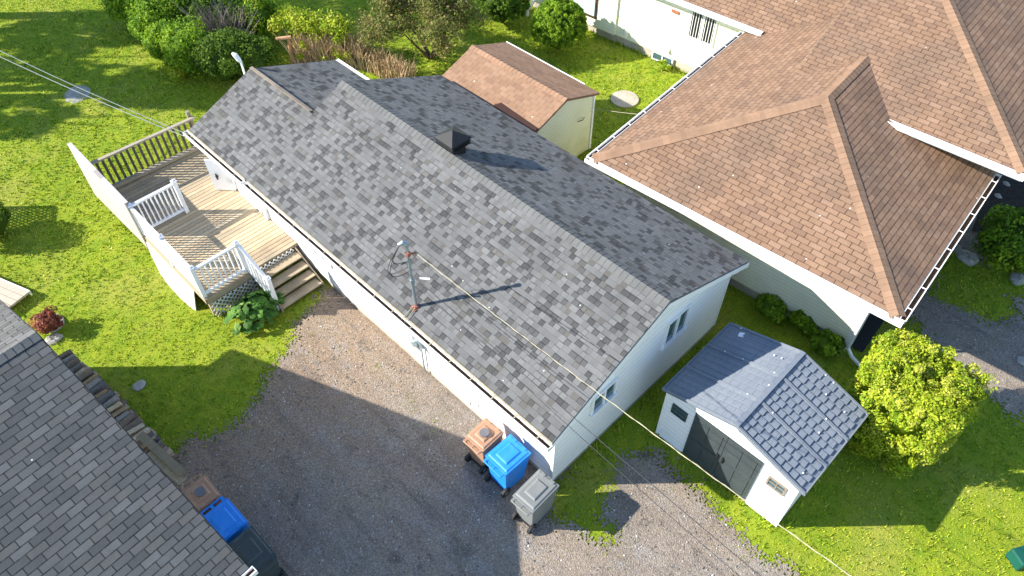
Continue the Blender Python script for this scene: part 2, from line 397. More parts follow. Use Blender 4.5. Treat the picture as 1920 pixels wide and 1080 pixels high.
M['bark'] = mat_tinted('bark', .9, .15, False, 25, .35, .02)
M['log'] = mat_tinted('cut_logs', .85, .15, False, 40, .3, .01)
M['stone'] = plain('field_stone', (.38, .36, .33), .9, .2, var=.3, scale=5, bumpd=.04)
M['pebble'] = mat_tinted('pebbles', .85, .2, False, 20, .1)
# ------------------------------------------------------------------ ground, driveway, path
def nz(x, y, s, seed=0):
    r = np.random.default_rng(seed); o = np.zeros_like(x)
    for k in range(7):
        a = r.uniform(0, 6.28); f = s*r.uniform(.6, 2.4); ph = r.uniform(0, 6.28)
        o += np.sin((x*math.cos(a)+y*math.sin(a))*f+ph)
    return o/7*1.9
def inpoly(x, y, P):
    c = np.zeros(x.shape, bool); n = len(P)
    for i in range(n):
        x1, y1 = P[i]; x2, y2 = P[(i+1) % n]
        if y1 == y2: continue
        m = ((y1 > y) != (y2 > y)) & (x < (x2-x1)*(y-y1)/(y2-y1)+x1); c ^= m
    return c
def pxpoly(L): return [tuple(un(a, b)[:2]) for a, b in L]
DRIVE = pxpoly([(606,535),(572,600),(552,650),(512,690),(492,730),(452,786),(405,812),(350,808),(318,850),(250,860),(150,1000),(150,1400),(1800,1400),(1485,1088),(1440,1048),(1385,1002),(1315,925),(1262,872),(1232,842),(1198,862),(1152,900),(1128,935),(1152,985),(1148,1012),(1098,1014),(1086,990),(1045,982),(1015,955),(1034,906),(1060,880),(700,540)])
GRASS_IN = [pxpoly([(1000,930),(1060,880),(1200,750),(1240,835),(1190,868),(1130,905),(1125,960),(1150,1000),(1095,1010),(1040,985)])]
PATH = pxpoly([(1690,570),(1760,480),(1850,330),(2100,100),(2300,500),(2150,1000),(1960,830),(1915,790),(1880,758),(1842,742),(1800,700),(1745,650)])
PATCH = pxpoly([(1728,560),(1752,500),(1785,462),(1830,490),(1880,540),(1925,575),(1900,600),(1850,598),(1790,575)])
PATCH2 = pxpoly([(1835,450),(1990,430),(1990,545),(1890,560),(1850,520)])
def masks(x, y):
    jx = x+.22*nz(x, y, 3.0, 1)+.08*nz(x, y, 11, 2); jy = y+.22*nz(x, y, 3.0, 3)+.08*nz(x, y, 11, 4)
    d = inpoly(jx, jy, DRIVE); p = inpoly(jx, jy, PATH) & ~inpoly(jx, jy, PATCH) & ~inpoly(jx, jy, PATCH2)
    return d, p
tag(fastmesh('ground', np.array([(-60,-60,0),(120,-60,0),(120,140,0),(-60,140,0)], float), np.array([[0,1,2,3]]), M['ground']), kind='structure', label='sunlit green lawn and yard ground')
def sheet(name, which, x0, x1, y0, y1, c, z, mat, label):
    xs = np.arange(x0, x1, c); ys = np.arange(y0, y1, c); X, Y = np.meshgrid(xs, ys, indexing='ij')
    rj = np.random.default_rng(5); m = masks(X+c/2+rj.normal(0, .11, X.shape), Y+c/2+rj.normal(0, .11, X.shape))[which]
    nx, ny = len(xs), len(ys); vid = np.arange((nx+1)*(ny+1)).reshape(nx+1, ny+1)
    I, J = np.nonzero(m); F = np.c_[vid[I, J], vid[I+1, J], vid[I+1, J+1], vid[I, J+1]]
    gx, gy = np.meshgrid(np.r_[xs, xs[-1]+c], np.r_[ys, ys[-1]+c], indexing='ij')
    gz = z+.010*(nz(gx, gy, 1.2, 9)+1)
    Vv = np.c_[gx.ravel(), gy.ravel(), gz.ravel()]
    used, inv = np.unique(F.ravel(), return_inverse=True)
    o = fastmesh(name, Vv[used], inv.reshape(F.shape), mat)
    o.data.polygons.foreach_set('use_smooth', [True]*len(o.data.polygons))
    tag(o, kind='structure', label=label); return o
sheet('driveway', 0, -2.5, 9.5, -2, 14, .04, .006, M['gravel'], 'grey gravel driveway between the two houses')
sheet('gravel_path', 1, 12.5, 26, -9, 6, .05, .006, M['gravel2'], 'shaded gravel lane beside the brown roofed house')
m = MB(); m.poly([tuple(un(a, b_, .034)) for a, b_ in ((1862, 345), (1838, 392), (1822, 432), (1880, 446), (1990, 430), (2040, 300), (1990, 240), (1905, 262))][::-1])  # dark sheet paints the shade under the right eave onto the ground
M['shade_sheet'] = plain('dark_shade_paint', (.040, .034, .032), .95, .1, var=.5, scale=9, bumpd=.02); tag(m.build('shade_sheet', M['shade_sheet']), 'dark sheet painting in the deep shade under the right eave', kind='structure')
# ------------------------------------------------------------------ shared builders
def gutter(mb, p, q, out, w=.12, h=.11, straps=None, litter=None, step=.62):
    """open U channel from p to q (p, q = inner top edge), 'out' = unit vector away from the roof"""
    p, q, out = Vector(p), Vector(q), Vector(out); t = .012; dn = V(0, 0, -h)
    mb.beam(p+dn*.5+out*(t/2), q+dn*.5+out*(t/2), t, h)
    mb.beam(p+dn*.5+out*(w-t/2), q+dn*.5+out*(w-t/2), t+.012, h)
    mb.beam(p+dn+out*(w/2), q+dn+out*(w/2), w-t*2-.02, t)
    d = (q-p).normalized()
    for e, s in ((p, 1), (q, -1)): mb.beam(e+dn*.5+out*.02+d*s*.006, e+dn*.5+out*(w-.02)+d*s*.006, .012, h-.02)
    L = (q-p).length; n = max(1, int(L/step))
    if straps is not None:
        for i in range(n):
            c = p+d*((i+.5)*L/n); straps.beam(c+out*.0+V(0, 0, .004), c+out*w+V(0, 0, .004), .026, .008)
    if litter is not None:
        litter.beam(p+dn*.72+out*(w/2), q+dn*.72+out*(w/2), w-.04, .03)
def ridge_caps(mb, p, q, nl, nr, wd=.17, step=.145, jit=.004):
    """folded cap shingles from p (low/near end) to q; nl/nr = unit vectors running down each slope"""
    p, q, nl, nr = Vector(p), Vector(q), Vector(nl), Vector(nr); d = (q-p); L = d.length; d.normalize()
    n = max(1, int(L/step)); st = L/n
    for i in range(n):
        a = p+d*(i*st); b = p+d*((i+1)*st+.02); lo, hi = V(0, 0, .024), V(0, 0, .015)
        g = 1+random.uniform(-.09, .09); mb.cc = (g, g, g)
        j = random.uniform(-jit, jit); up = V(0, 0, .004)
        la = a+nl*(wd+j)+lo*.6; lb = b+nl*(wd+j)+hi*.6; ra = a+nr*(wd+j)+lo*.6; rb = b+nr*(wd+j)+hi*.6
        ma, mb_ = a+lo+up, b+hi+up
        mla, mlb = a+nl*.05+lo*.95, b+nl*.05+hi*.95; mra, mrb = a+nr*.05+lo*.95, b+nr*.05+hi*.95
        for quad in ((la, mla, mlb, lb), (mla, ma, mb_, mlb), (ma, mra, mrb, mb_), (mra, ra, rb, mrb)): mb.poly(quad)
        mb.poly([la, la-lo*.7, mla-lo*.8, mla]); mb.poly([mla, mla-lo*.8, ma-lo*.8, ma]); mb.poly([ma, ma-lo*.8, mra-lo*.8, mra]); mb.poly([mra, mra-lo*.8, ra-lo*.7, ra])
    mb.cc = (1, 1, 1)
def capmat(name, col):
    b = NB(name); t = b.tint(); p = b.obj(); g = b.noise(150, 3, .75, p); m = b.noise(1.6, 4, .6, p)
    k = b.math('MULTIPLY', b.mapr(g, .3, .7, .68, 1.32), b.mapr(m, .3, .7, .86, 1.14))
    c = b.mix(1.0, b.mix(1.0, col, t, 'MULTIPLY'), b.comb(k, k, k), 'MULTIPLY'); b.bump(g, .7, .002); return b.fin(c, .88, .25)
M['cap_grey'] = capmat('grey_ridge_caps', (.116, .118, .117)); M['cap_brown'] = capmat('brown_ridge_caps', (.250, .156, .100))
def window_x(name, X, y0, y1, z0, z1, parent, sgn=-1, fr=.06, mull=1, glass='glass', fm='white', dz0=0.0):
    """window on a wall plane x = X facing sgn; returns frame (with pane child)"""
    f = MB(); a, b = (X+sgn*.045, X) if sgn < 0 else (X, X+.045)
    f.box(a, b, y0, y1, z1-fr, z1); f.box(a, b, y0, y1, z0, z0+fr); f.box(a, b, y0, y0+fr, z0+fr, z1-fr); f.box(a, b, y1-fr, y1, z0+fr, z1-fr)
    for k in range(mull):
        c = y0+(y1-y0)*(k+1)/(mull+1); f.box(a+.002, b, c-fr*.35, c+fr*.35, z0+fr, z1-fr)
    o = part(name, f, M[fm], parent)
    g = MB(); g.box(min(X, X+sgn*.014), max(X, X+sgn*.014), y0+fr, y1-fr, z0+fr, z1-fr); part('pane', g, M[glass], o)
    return o
def window_y(name, Y, x0, x1, z0, z1, parent, fr=.06, glass='glass'):
    f = MB(); a, b = Y-.05, Y
    f.box(x0, x1, a, b, z1-fr, z1); f.box(x0-.04, x1+.04, a-.03, b, z0-.03, z0+fr*.6); f.box(x0, x0+fr, a, b, z0+fr*.6, z1-fr); f.box(x1-fr, x1, a, b, z0+fr*.6, z1-fr)
    c = (x0+x1)/2; f.box(c-.028, c+.028, a-.004, b, z0+fr*.6, z1-fr)
    o = part(name, f, M['white'], parent)
    g = MB(); g.box(x0+fr, x1-fr, Y-.016, Y, z0+fr*.6, z1-fr); part('pane', g, M[glass], o)
    return o
# ------------------------------------------------------------------ white bungalow
HE, SL = 2.35, .414           # eave height, roof slope
X0, X1, XR = 5.50, 12.10, 8.80
ZR = HE+SL*(XR-X0)
YN, YM, YF = 4.45, 15.05, 17.95   # near gable edge, step in the roof, far gable edge
X2R = 7.72; Z2R = HE+SL*(X2R-X0); X2B = 10.4; Z2B = 2.33
house = tag(empty('bungalow', (8.8, 11, 0)), 'long white bungalow with grey patchwork shingle roof beside the gravel driveway', 'house')
wl = MB()
WX0, WX1, WY0 = 5.80, 11.70, 4.60
def gable_wall(mb, y0, y1, xa, xb, xr, ze, zr, z0=.22):
    prof = [(xa, z0), (xb, z0), (xb, ze), (xr, zr), (xa, ze)]
    mb.hexa([(x, y1, z) for x, z in prof], [(x, y0, z) for x, z in prof])
zf = lambda x: min(HE+SL*(x-X0), HE+SL*(X1-x))-.10
gable_wall(wl, WY0, 15.0, WX0, WX1, XR, zf(WX0), zf(XR))
z2 = lambda x: HE+SL*(x-X0)-.10
gable_wall(wl, 15.0, 17.75, WX0, 10.0, X2R, z2(WX0), z2(X2R))
wall = part('wall', wl, M['white_wall'], house)
fd = MB(); fd.box(WX0+.03, WX1-.03, WY0+.03, 15.0, -.1, .22); fd.box(WX0+.03, 9.97, 15.0, 17.72, -.1, .22)
part('foundation', fd, M['concrete'], house)
ct = MB()
for x in (WX0, WX1): ct.box(x-.035, x+.035, WY0-.012, WY0+.05, .22, zf(x)-.02)
ct.box(WX0-.012, WX0+.05, WY0+.05, WY0+.09, .22, zf(WX0)-.02)
part('corner_trim', ct, M['white'], house)
rf = MB(); th = .09
rf.slab([(X0, YN, HE), (X0, YM, HE), (XR, YM, ZR), (XR, YN, ZR)], th, (0, 1, 0))
rf.slab([(XR, YN, ZR), (XR, YM, ZR), (X1, YM, HE), (X1, YN, HE)], th, (0, 1, 0))
rf.slab([(X0, YM, HE), (X0, YF, HE), (X2R, YF, Z2R), (X2R, YM, Z2R)], th, (0, 1, 0))
rf.slab([(X2R, YM, Z2R), (X2R, YF, Z2R), (X2B, YF, Z2B), (X2B, YM, Z2B)], th, (0, 1, 0))
roof = part('roof', rf, M['arch'], house)
rc = MB(); dl = V(-1, 0, -SL).normalized(); dr = V(1, 0, -SL).normalized()
ridge_caps(rc, (XR, YN, ZR), (XR, YM, ZR), dl, dr, .19)
part('ridge_cap', rc, M['cap_grey'], roof)
rb = MB(); rb.beam((X2R+.02, YM+.02, Z2R+.03), (X2R+.02, YF-.02, Z2R+.03), (.09), .03)
rb.beam((X2R-.02, YM+.02, Z2R+.055), (X2R-.02, YM+1.55, Z2R+.055), .05, .02)
part('ridge_board', rb, M['oldwood'], roof, 'weathered board along the lower ridge')
fa = MB()      # rake fascia boards
def rake(mb, a, b, y, h=.15, t=.012, drop=.05):
    a, b = Vector(a), Vector(b); mb.hexa([(a.x, y-t, a.z-drop-h), (b.x, y-t, b.z-drop-h), (b.x, y, b.z-drop-h), (a.x, y, a.z-drop-h)],
                                         [(a.x, y-t, a.z-drop), (b.x, y-t, b.z-drop), (b.x, y, b.z-drop), (a.x, y, a.z-drop)])
rake(fa, (X0, 0, HE), (XR, 0, ZR), YN-.003); rake(fa, (XR, 0, ZR), (X1+.06, 0, HE-.02), YN-.003)
rake(fa, (X0, 0, HE), (X2R, 0, Z2R), YF+.015); rake(fa, (X2R, 0, Z2R), (X2B, 0, Z2B), YF+.015)
rake(fa, (X2R+.2, 0, Z2R+.08), (XR, 0, ZR), YM+.015); rake(fa, (XR, 0, ZR), (X1, 0, HE), YM+.015)
fa.box(X1-.012, X1+.002, YN+.01, YM, HE-.20, HE-.095)
part('rake_board', fa, M['white'], house)
sf = MB(); sf.box(X0+.06, WX0-.002, YN+.02, YF-.02, HE-.13, HE-.10); sf.box(WX1+.002, X1-.02, YN+.02, YM-.02, HE-.13, HE-.10)
part('soffit', sf, M['white'], house)
for (ya, yb, dz) in ((YN-.03, 15.02, 0), (15.10, YF+.06, .012)):
    g, s, l = MB(), MB(), MB()
    gutter(g, (X0-.015, ya, HE+.0+dz-.012), (X0-.015, yb, HE+dz-.012), (-1, 0, 0), .13, .12, s, l)
    go = part('gutter', g, M['white'], house); part('strap', s, M['cable_light'], go); part('leaf_litter', l, M['debris'], go)
    de = MB(); de.beam((X0-.010, ya+.02, HE+.006+dz), (X0-.010, yb-.02, HE+.006+dz), .035, .012); part('drip_edge', de, M['drip'], go)
gb = MB(); gutter(gb, (X2B+.01, 16.3, Z2B), (X2B+.01, YF, Z2B), (1, 0, 0), .09, .09); part('gutter', gb, M['white'], house)
w1 = window_y('window', WY0, 9.2, 10.02, 1.68, 2.53, house); w2 = window_y('window', WY0, 6.82, 7.60, 1.66, 2.24, house)
window_x('window', WX0, 13.2, 13.95, 1.12, 1.9, house, glass='glass_teal'); window_x('window', WX0, 12.2, 12.95, 1.02, 1.9, house, glass='glass_teal')
window_x('window', WX0, 8.0, 8.95, 1.15, 1.9, house, glass='glass_teal')
dm = MB(); dm.box(WX0-.035, WX0, 15.55, 16.45, .74, 2.12); dm.box(WX0-.05, WX0, 15.47, 15.55, .74, 2.18); dm.box(WX0-.05, WX0, 16.45, 16.53, .74, 2.18)
dor = part('door', dm, M['vinyl'], house); dg = MB(); dg.box(WX0-.045, WX0-.036, 16.0, 16.32, .95, 1.75); part('pane', dg, M['glass_teal'], dor)
dl_ = MB(); dl_.hexa([(5.74, 16.76, .78), (5.36, 17.20, .78), (5.39, 17.24, .78), (5.77, 16.80, .78)], [(5.74, 16.76, 1.85), (5.36, 17.20, 1.85), (5.39, 17.24, 1.85), (5.77, 16.80, 1.85)])
dlo = part('storm_door', dl_, M['vinyl'], house, 'white storm door standing open over the deck')
hd = MB(); hd.box(5.44, 5.48, 16.98, 17.03, 1.22, 1.40); hd.box(5.42, 5.50, 16.96, 17.0, 1.32, 1.35); part('handle', hd, M['black_metal'], dlo)
dp = MB(); dp.box(WX0-.09, WX0-.004, 15.12, 15.22, .2, 2.2); dp.box(WX0-.22, WX0-.01, 15.125, 15.215, 2.12, 2.2); part('downspout', dp, M['vinyl'], house)
m = MB(); m.box(WX0-.16, WX0-.002, 8.62, 8.86, 1.10, 1.50); m.tube([(WX0-.16, 8.74, 1.32), (WX0-.24, 8.74, 1.32)], .085, 14); mt = part('electric_meter', m, M['galv'], house)
m = MB(); m.tube([(WX0-.06, 8.74, 1.50), (WX0-.06, 8.74, 2.2)], .03, 8); m.tube([(WX0-.06, 8.70, 1.10), (WX0-.06, 8.70, .1)], .02, 8); part('conduit', m, M['galv'], mt)
m = MB(); m.tube([(WX0-.03, 7.0, .75), (WX0-.12, 7.0, .72), (WX0-.12, 7.0, .62)], .018, 6); part('water_tap', m, M['galv'], house)
# square roof vent on the ridge
vt = MB(); vx, vy = 9.02, 10.98; s_ = .20
vt.hexa([(vx-s_, vy-s_, 3.45), (vx+s_, vy-s_, 3.45), (vx+s_, vy+s_, 3.45), (vx-s_, vy+s_, 3.45)], [(vx-s_, vy-s_, 3.98), (vx+s_, vy-s_, 3.98), (vx+s_, vy+s_, 3.98), (vx-s_, vy+s_, 3.98)])
vto = part('roof_vent', vt, M['black_metal'], house, 'black square roof vent on the ridge')
vc = MB()
def frustum(mb, cx, cy, z0, z1, a, b):
    mb.hexa([(cx-a, cy-a, z0), (cx+a, cy-a, z0), (cx+a, cy+a, z0), (cx-a, cy+a, z0)], [(cx-b, cy-b, z1), (cx+b, cy-b, z1), (cx+b, cy+b, z1), (cx-b, cy+b, z1)])
for k in range(3): frustum(vc, vx, vy, 3.84+k*.05, 3.855+k*.05, .295-.004*k, .295-.004*k); frustum(vc, vx, vy, 3.855+k*.05, 3.875+k*.05, .27, .23)
frustum(vc, vx, vy, 3.985, 4.02, .31, .31); frustum(vc, vx, vy, 4.02, 4.20, .31, .012)
part('vent_cap', vc, M['black_metal'], vto)
# service mast
ms = MB(); mx, my = 5.80, 8.74; mz = 4.42
ms.tube([(mx, my, 2.42), (mx, my, 3.3)], .036, 10); ms.tube([(mx, my, 3.3), (mx, my, mz-.05)], .029, 10)
ms.tube([(mx, my, 3.24), (mx, my, 3.36)], .052, 10)
mso = part('service_mast', ms, M['galv'], house, 'galvanised electric service mast through the roof edge', smooth=False)
wh = MB(); wh.tube([(mx+.0, my, mz-.09), (mx, my, mz-.01), (mx-.05, my+.05, mz+.03), (mx-.12, my+.10, mz-.02)], [.04, .05, .05, .03], 10); part('weatherhead', wh, M['galv'], mso)
cl = MB(); cl.tube([(mx, my, mz-.34), (mx, my, mz-.24)], .055, 8); cl.beam((mx, my, mz-.29), (mx+.12, my-.10, mz-.29), .03, .03); cl.tube([(mx, my, 2.42), (mx, my, 2.53)], .065, 10); cl.box(mx-.10, mx+.08, my-.08, my+.08, 2.455, 2.475)
part('clamp', cl, M['rust'], mso)
lw = MB()
def arc(p, q, sag, n=10, side=V(0, 0, 0)):
    p, q = Vector(p), Vector(q); return [p.lerp(q, i/n)+V(0, 0, -sag*4*(i/n)*(1-i/n))+side*(4*(i/n)*(1-i/n)) for i in range(n+1)]
top = (mx-.10, my+.09, mz-.03)
lw.tube(arc(top, (mx-.02, my+.02, 3.75), .42, 12, V(-.30, .22, 0)), .008, 5); lw.tube(arc(top, (mx+.0, my+.02, 3.6), .5, 12, V(-.24, .26, 0)), .008, 5)
lw.tube(arc(top, (mx-.05, my+.10, 3.85), .18, 10, V(-.18, .10, 0)), .008, 5); lw.tube(arc((mx-.05, my+.1, 3.85), (mx+.04, my-.02, 3.95), .12, 8, V(-.1, .1, 0)), .012, 5)
lw.tube(arc((mx, my, 3.6), (mx+.2, my-.12, 3.62), .07, 8, V(.0, .1, 0)), .007, 5)
part('drip_loop', lw, M['cable_dark'], mso)
bw = MB()
for k in (-1, 1): bw.tube([(mx-.05, my+.03*k, 2.50), (X0-.1, my+.06*k-.02, HE+.01)], .010, 5)
part('brace_wire', bw, M['cable_light'], mso)
# lamp-like vent at the far roof corner
lp = MB(); lp.tube([(7.62, 18.2, 2.6), (7.62, 18.2, 3.42)], .03, 8); lp.tube([(7.62, 18.2, 3.40), (7.60, 18.24, 3.46), (7.56, 18.3, 3.60), (7.52, 18.36, 3.66)], [.04, .065, .07, .03], 10)
tag(lp.build('outdoor_lamp', M['white']), 'small white globe lamp on a post beyond the far roof corner', 'lamp')
# ------------------------------------------------------------------ deck
deck = tag(empty('deck', (4.4, 16.5, 0)), 'wooden deck with white railings and steps along the white bungalow', 'deck')
DX0, DX1, DY0, DY1, DZ = 3.08, 5.78, 13.85, 19.35, .75
fl = MB(); y = DY0; BW = .140
while y < DY1-.05:
    g = random.uniform(.82, 1.12); r = random.uniform(-.03, .04); fl.cc = (g+r, g, g-r)
    x1 = DX1 if y < 17.75 else 6.2
    if y > 16.9 and random.random() < .9: fl.cc = tuple(c*.88 for c in fl.cc)  # far boards tinted darker, painting in the shadow on that end
    fl.box(DX0, x1, y, y+BW-.018, DZ-.03, DZ+random.uniform(-.001, .001)); y += BW
fl.cc = (1, 1, 1)
part('deck_floor', fl, M['deck'], deck)
fr_ = MB(); fr_.box(DX0-.03, DX0, DY0-.02, DY1, DZ-.20, DZ-.012); fr_.box(DX0, 4.36, DY0-.045, DY0-.004, DZ-.20, DZ-.012); fr_.box(4.36, DX1, DY0-.03, DY0-.004, DZ-.06, DZ-.032)
for yy in (13.95, 15.4, 16.9, 18.2, 19.25):
    for xx in (3.16, 4.3, 5.4): fr_.box(xx-.05, xx+.05, yy-.05, yy+.05, -.05, DZ-.04)
part('frame', fr_, M['treadwood'], deck)
def lattice(mb, o, ex, ez, w, h, st=.150, sw=.036, t=.008):
    """diagonal lattice in the plane o + a*ex + b*ez, clipped to w x h"""
    o, ex, ez = Vector(o), Vector(ex), Vector(ez); nrm = ex.cross(ez).normalized()
    for sgn, off in ((1, 0), (-1, t)):
        c = -h if sgn > 0 else 0
        while c < w+(0 if sgn > 0 else h):
            # line a = c + sgn*b
            b0, b1 = 0.0, h
            if sgn > 0: b0 = max(b0, -c); b1 = min(b1, w-c)
            else: b0 = max(b0, c-w); b1 = min(b1, c)
            if b1-b0 > .03:
                P = o+ex*(c+sgn*b0)+ez*b0+nrm*off; Q = o+ex*(c+sgn*b1)+ez*b1+nrm*off
                mb.beam(P, Q, t, sw, up=nrm.cross((Q-P).normalized())) if False else mb.beam(P, Q, sw, t, up=nrm)
            c += st
lt = MB(); lattice(lt, (3.12, DY0-.07, .0), (1, 0, 0), (0, 0, 1), 1.26, .56); part('lattice_panel', lt, M['lattice'], deck)
lt = MB(); lattice(lt, (4.40, DY0-.055, .30), (1, 0, 0), (0, 0, 1), 1.22, .42, .13); part('lattice_panel', lt, M['lattice'], deck)
# flared white skirt along the lawn
sk = MB(); bot = [un(a, b)[:2] for a, b in ((283, 478), (300, 512), (312, 530), (335, 556), (352, 572), (367, 583))]
topy = np.linspace(16.95, 14.45, len(bot))
for i in range(len(bot)-1):
    a, b = bot[i], bot[i+1]
    A = [(a[0], a[1], .0), (b[0], b[1], .0), (3.03, topy[i+1], .56), (3.03, topy[i], .56)]
    B = [(x+.02, yv, z) for x, yv, z in A]; sk.hexa([B[0], B[1], A[1], A[0]], [B[3], B[2], A[2], A[3]])
part('skirt', sk, M['white_wood'], deck, 'white board skirt flaring out to the lawn')
pv = MB(); pv.hexa([(3.0, 16.98, .30), (3.04, 16.98, .30), (3.04, 20.35, .08), (3.0, 20.35, .08)], [(3.0, 16.98, 1.90), (3.04, 16.98, 1.90), (3.04, 20.25, 2.0), (3.0, 20.25, 2.0)])
pv.beam((3.05, 17.0, 1.905), (3.05, 20.25, 2.005), .11, .03)
pvo = part('privacy_panel', pv, M['privacy'], deck, 'solid white privacy panel at the far outer corner')
pp = MB()
for yy in (17.3, 18.8, 20.2): pp.box(3.045, 3.13, yy-.045, yy+.045, .0, 1.9)
part('post', pp, M['oldwood'], pvo)
def post(parent, x, y, z0, z1, cap=True, mat='vinyl', w=.05):
    m = MB(); m.box(x-w, x+w, y-w, y+w, z0, z1)
    if cap: m.box(x-w-.015, x+w+.015, y-w-.015, y+w+.015, z1, z1+.03); frustum(m, x, y, z1+.03, z1+.07, w+.008, .01)
    return part('post', m, M[mat], parent)
def railing(p, q, name='railing', z0=.85, z1=1.72, posts=(True, True), step=.118, mat='vinyl', bw=.035, label=None, tz=(.0, .0)):
    p, q = Vector(p), Vector(q); d = q-p; L = d.length; d.normalize()
    m = MB(); h0, h1 = V(0, 0, z0), V(0, 0, z1)
    m.beam(p+h1, q+h1, .075, .06)
    o = part(name, m, M[mat], deck, label)
    m = MB(); m.beam(p+h0, q+h0, .055, .06); part('bottom_rail', m, M[mat], o)
    b = MB(); n = max(2, int(L/step))
    for i in range(1, n):
        c = p+(q-p)*(i/n); b.beam(c+h0+V(0, 0, .03), c+h1-V(0, 0, .03), bw, bw, up=(d.x, d.y, 0))
    part('balusters', b, M[mat], o)
    for e, f in ((p, posts[0]), (q, posts[1])):
        if f: post(o, e.x, e.y, e.z+.72, e.z+z1+.06, mat=mat)
    return o
railing((3.10, 17.02, 0), (3.10, 15.42, 0)); railing((3.10, 15.42, 0), (3.10, 13.92, 0), posts=(False, True))
railing((3.16, 13.90, 0), (4.30, 13.90, 0), posts=(False, True))
railing((3.16, 16.98, 0), (4.34, 16.98, 0), posts=(False, True), z0=.88, z1=1.78, label='short white railing across the deck')
sr = railing((4.33, 13.86, 0), (4.40, 12.96, -.62), posts=(False, False), label='sloping white stair railing'); post(sr, 4.40, 12.92, -.0, 1.16)
# far wooden guard rail
wr = MB(); wr.beam((3.15, 19.33, 1.78), (6.2, 19.20, 1.78), .10, .05); wr2 = MB(); wr2.beam((3.22, 19.29, .84), (6.2, 19.16, .84), .13, .10)
wro = part('railing', wr, M['railwood'], deck, 'weathered wooden railing at the far end of the deck')
part('bottom_rail', wr2, M['railwood'], wro)
bl = MB()
for i in range(17): xx = 3.28+i*.172; bl.box(xx-.035, xx+.035, 19.40-.043*(xx-3.15), 19.44-.043*(xx-3.15), .66, 1.76)
part('balusters', bl, M['darkwood'], wro); pm = MB(); pm.box(3.13, 3.23, 19.26, 19.36, .6, 1.02); pm.box(6.05, 6.15, 19.30, 19.40, .6, 1.95); part('post', pm, M['oldwood'], wro)
for i, (yy, zz) in enumerate(((13.62, .60), (13.36, .45), (13.10, .30), (12.86, .155))):
    t = MB(); g = random.uniform(.85, 1.1); t.cc = (g, g, g); t.box(4.44, 5.64, yy-.14, yy+.005, zz-.04, zz); t.box(4.44, 5.64, yy+.012, yy+.14, zz-.04, zz-.001)
    part('tread', t, M['treadwood'], deck)
st = MB()
for xx in (4.40, 5.66): st.hexa([(xx, 12.74, 0), (xx+.038, 12.74, 0), (xx+.038, 13.8, 0.3), (xx, 13.8, .3)], [(xx, 12.74, .14), (xx+.038, 12.74, .14), (xx+.038, 13.8, .70), (xx, 13.8, .70)])
part('stringer', st, M['treadwood'], deck)
# ------------------------------------------------------------------ brown-roofed house (own frame: u away from us, v to the left)
BTH = math.radians(4.3)
bh = tag(empty('brown_roof_house', (12.88, 1.22, 0), BTH), 'large cream house with brown hipped shingle roof at the right', 'house')
S2 = .38; EZ = 2.45
zn = lambda v: EZ+S2*v; zl = lambda v: EZ+S2*(8.15-v); zfw = lambda u: EZ+S2*u
PU, RV, ZP = 4.05, 4.075, EZ+S2*4.075
zb = lambda u: 3.47+S2*(u-5.05); QU = 5.05+(ZP-3.47)/S2
# big front plane meets the wing's near slope at the eave
V1v = (3.47-EZ)/S2
r = MB(); t_ = .10
r.slab([(0, 0, EZ), (0, 8.15, EZ), (PU, RV, ZP)], t_, (0, 1, 0))                                  # wing front hip face
r.slab([(0, 8.15, EZ), (9.6, 8.15, EZ), (9.6, RV, ZP), (PU, RV, ZP)], t_, (1, 0, 0))              # wing left face
r.slab([(5.05, V1v-2.9, 3.47), (5.05, 5.42, 3.47), (13, 5.42, zb(13)), (13, 7.4-.16, zb(13))] if False else [(5.05, -.56, 3.47), (5.05, 5.42, 3.47), (13.2, 5.42, zb(13.2)), (11.03, 5.42, zb(11.03))], t_, (0, 1, 0))
r.slab([(7.93, 6.0, 2.75), (7.93, 17, 2.75), (12.0, 17, 4.78), (12.0, 5.0, 4.78), (8.6, 5.0, 3.08)], t_, (0, 1, 0))        # far wing face
bro = part('roof', r, M['tab_brown'], bh, local=True)
r = MB()
r.slab([(0, 0, EZ), (PU, RV, ZP), (QU+.1, RV, ZP), (6.25, RV, ZP-.0), (6.25, 0, EZ)], t_, (1, 0, 0))
r.slab([(5.05, -.56, 3.47), (11.03, 5.42, zb(11.03)), (14, 5.42, zb(11.03)), (14, -.56, 3.47)], t_, (1, 0, 0))
part('roof_face', r, M['tab_brown_lined'], bro, 'roof faces with dark course lines', local=True)
cp = MB(); nf = V(-1, 0, -S2).normalized(); nn = V(0, -1, -S2).normalized(); nl_ = V(0, 1, -S2).normalized()
# on a 45 degree hip the caps run square to the hip line
hp = V(PU, RV, 0).normalized(); sA = V(-.707, .707, 0); sB = V(.707, -.707, 0)
def side(s, k): s = s.copy(); s.z = -k; return s.normalized()
kk = S2*.70
ridge_caps(cp, (.03, .03, EZ+.01), (PU, RV, ZP+.005), side(V(-.707, .707, 0), kk*.0+.26), side(V(.707, -.707, 0), .26), .19, .15)
ridge_caps(cp, (PU, RV, ZP), (QU, RV, ZP), nl_, nn, .17, .15)
ridge_caps(cp, (.02, 8.13, EZ+.01), (PU, RV, ZP+.005), side(V(.707, .707, 0), .26), side(V(-.707, -.707, 0), .26), .19, .15)
ridge_caps(cp, (5.08, -.53, 3.48), (11.0, 5.39, zb(11.0)), side(V(-.707, .707, 0), .26), side(V(.707, -.707, 0), .26), .19, .15)
part('ridge_cap', cp, M['cap_brown'], bro, local=True)
# flashing along the raked edge and valleys
fx = MB(); fx.beam((5.3, 5.424, zb(5.3)-.055), (13, 5.424, zb(13)-.055), .006, .09)
part('flashing', fx, M['drip'], bro, local=True)
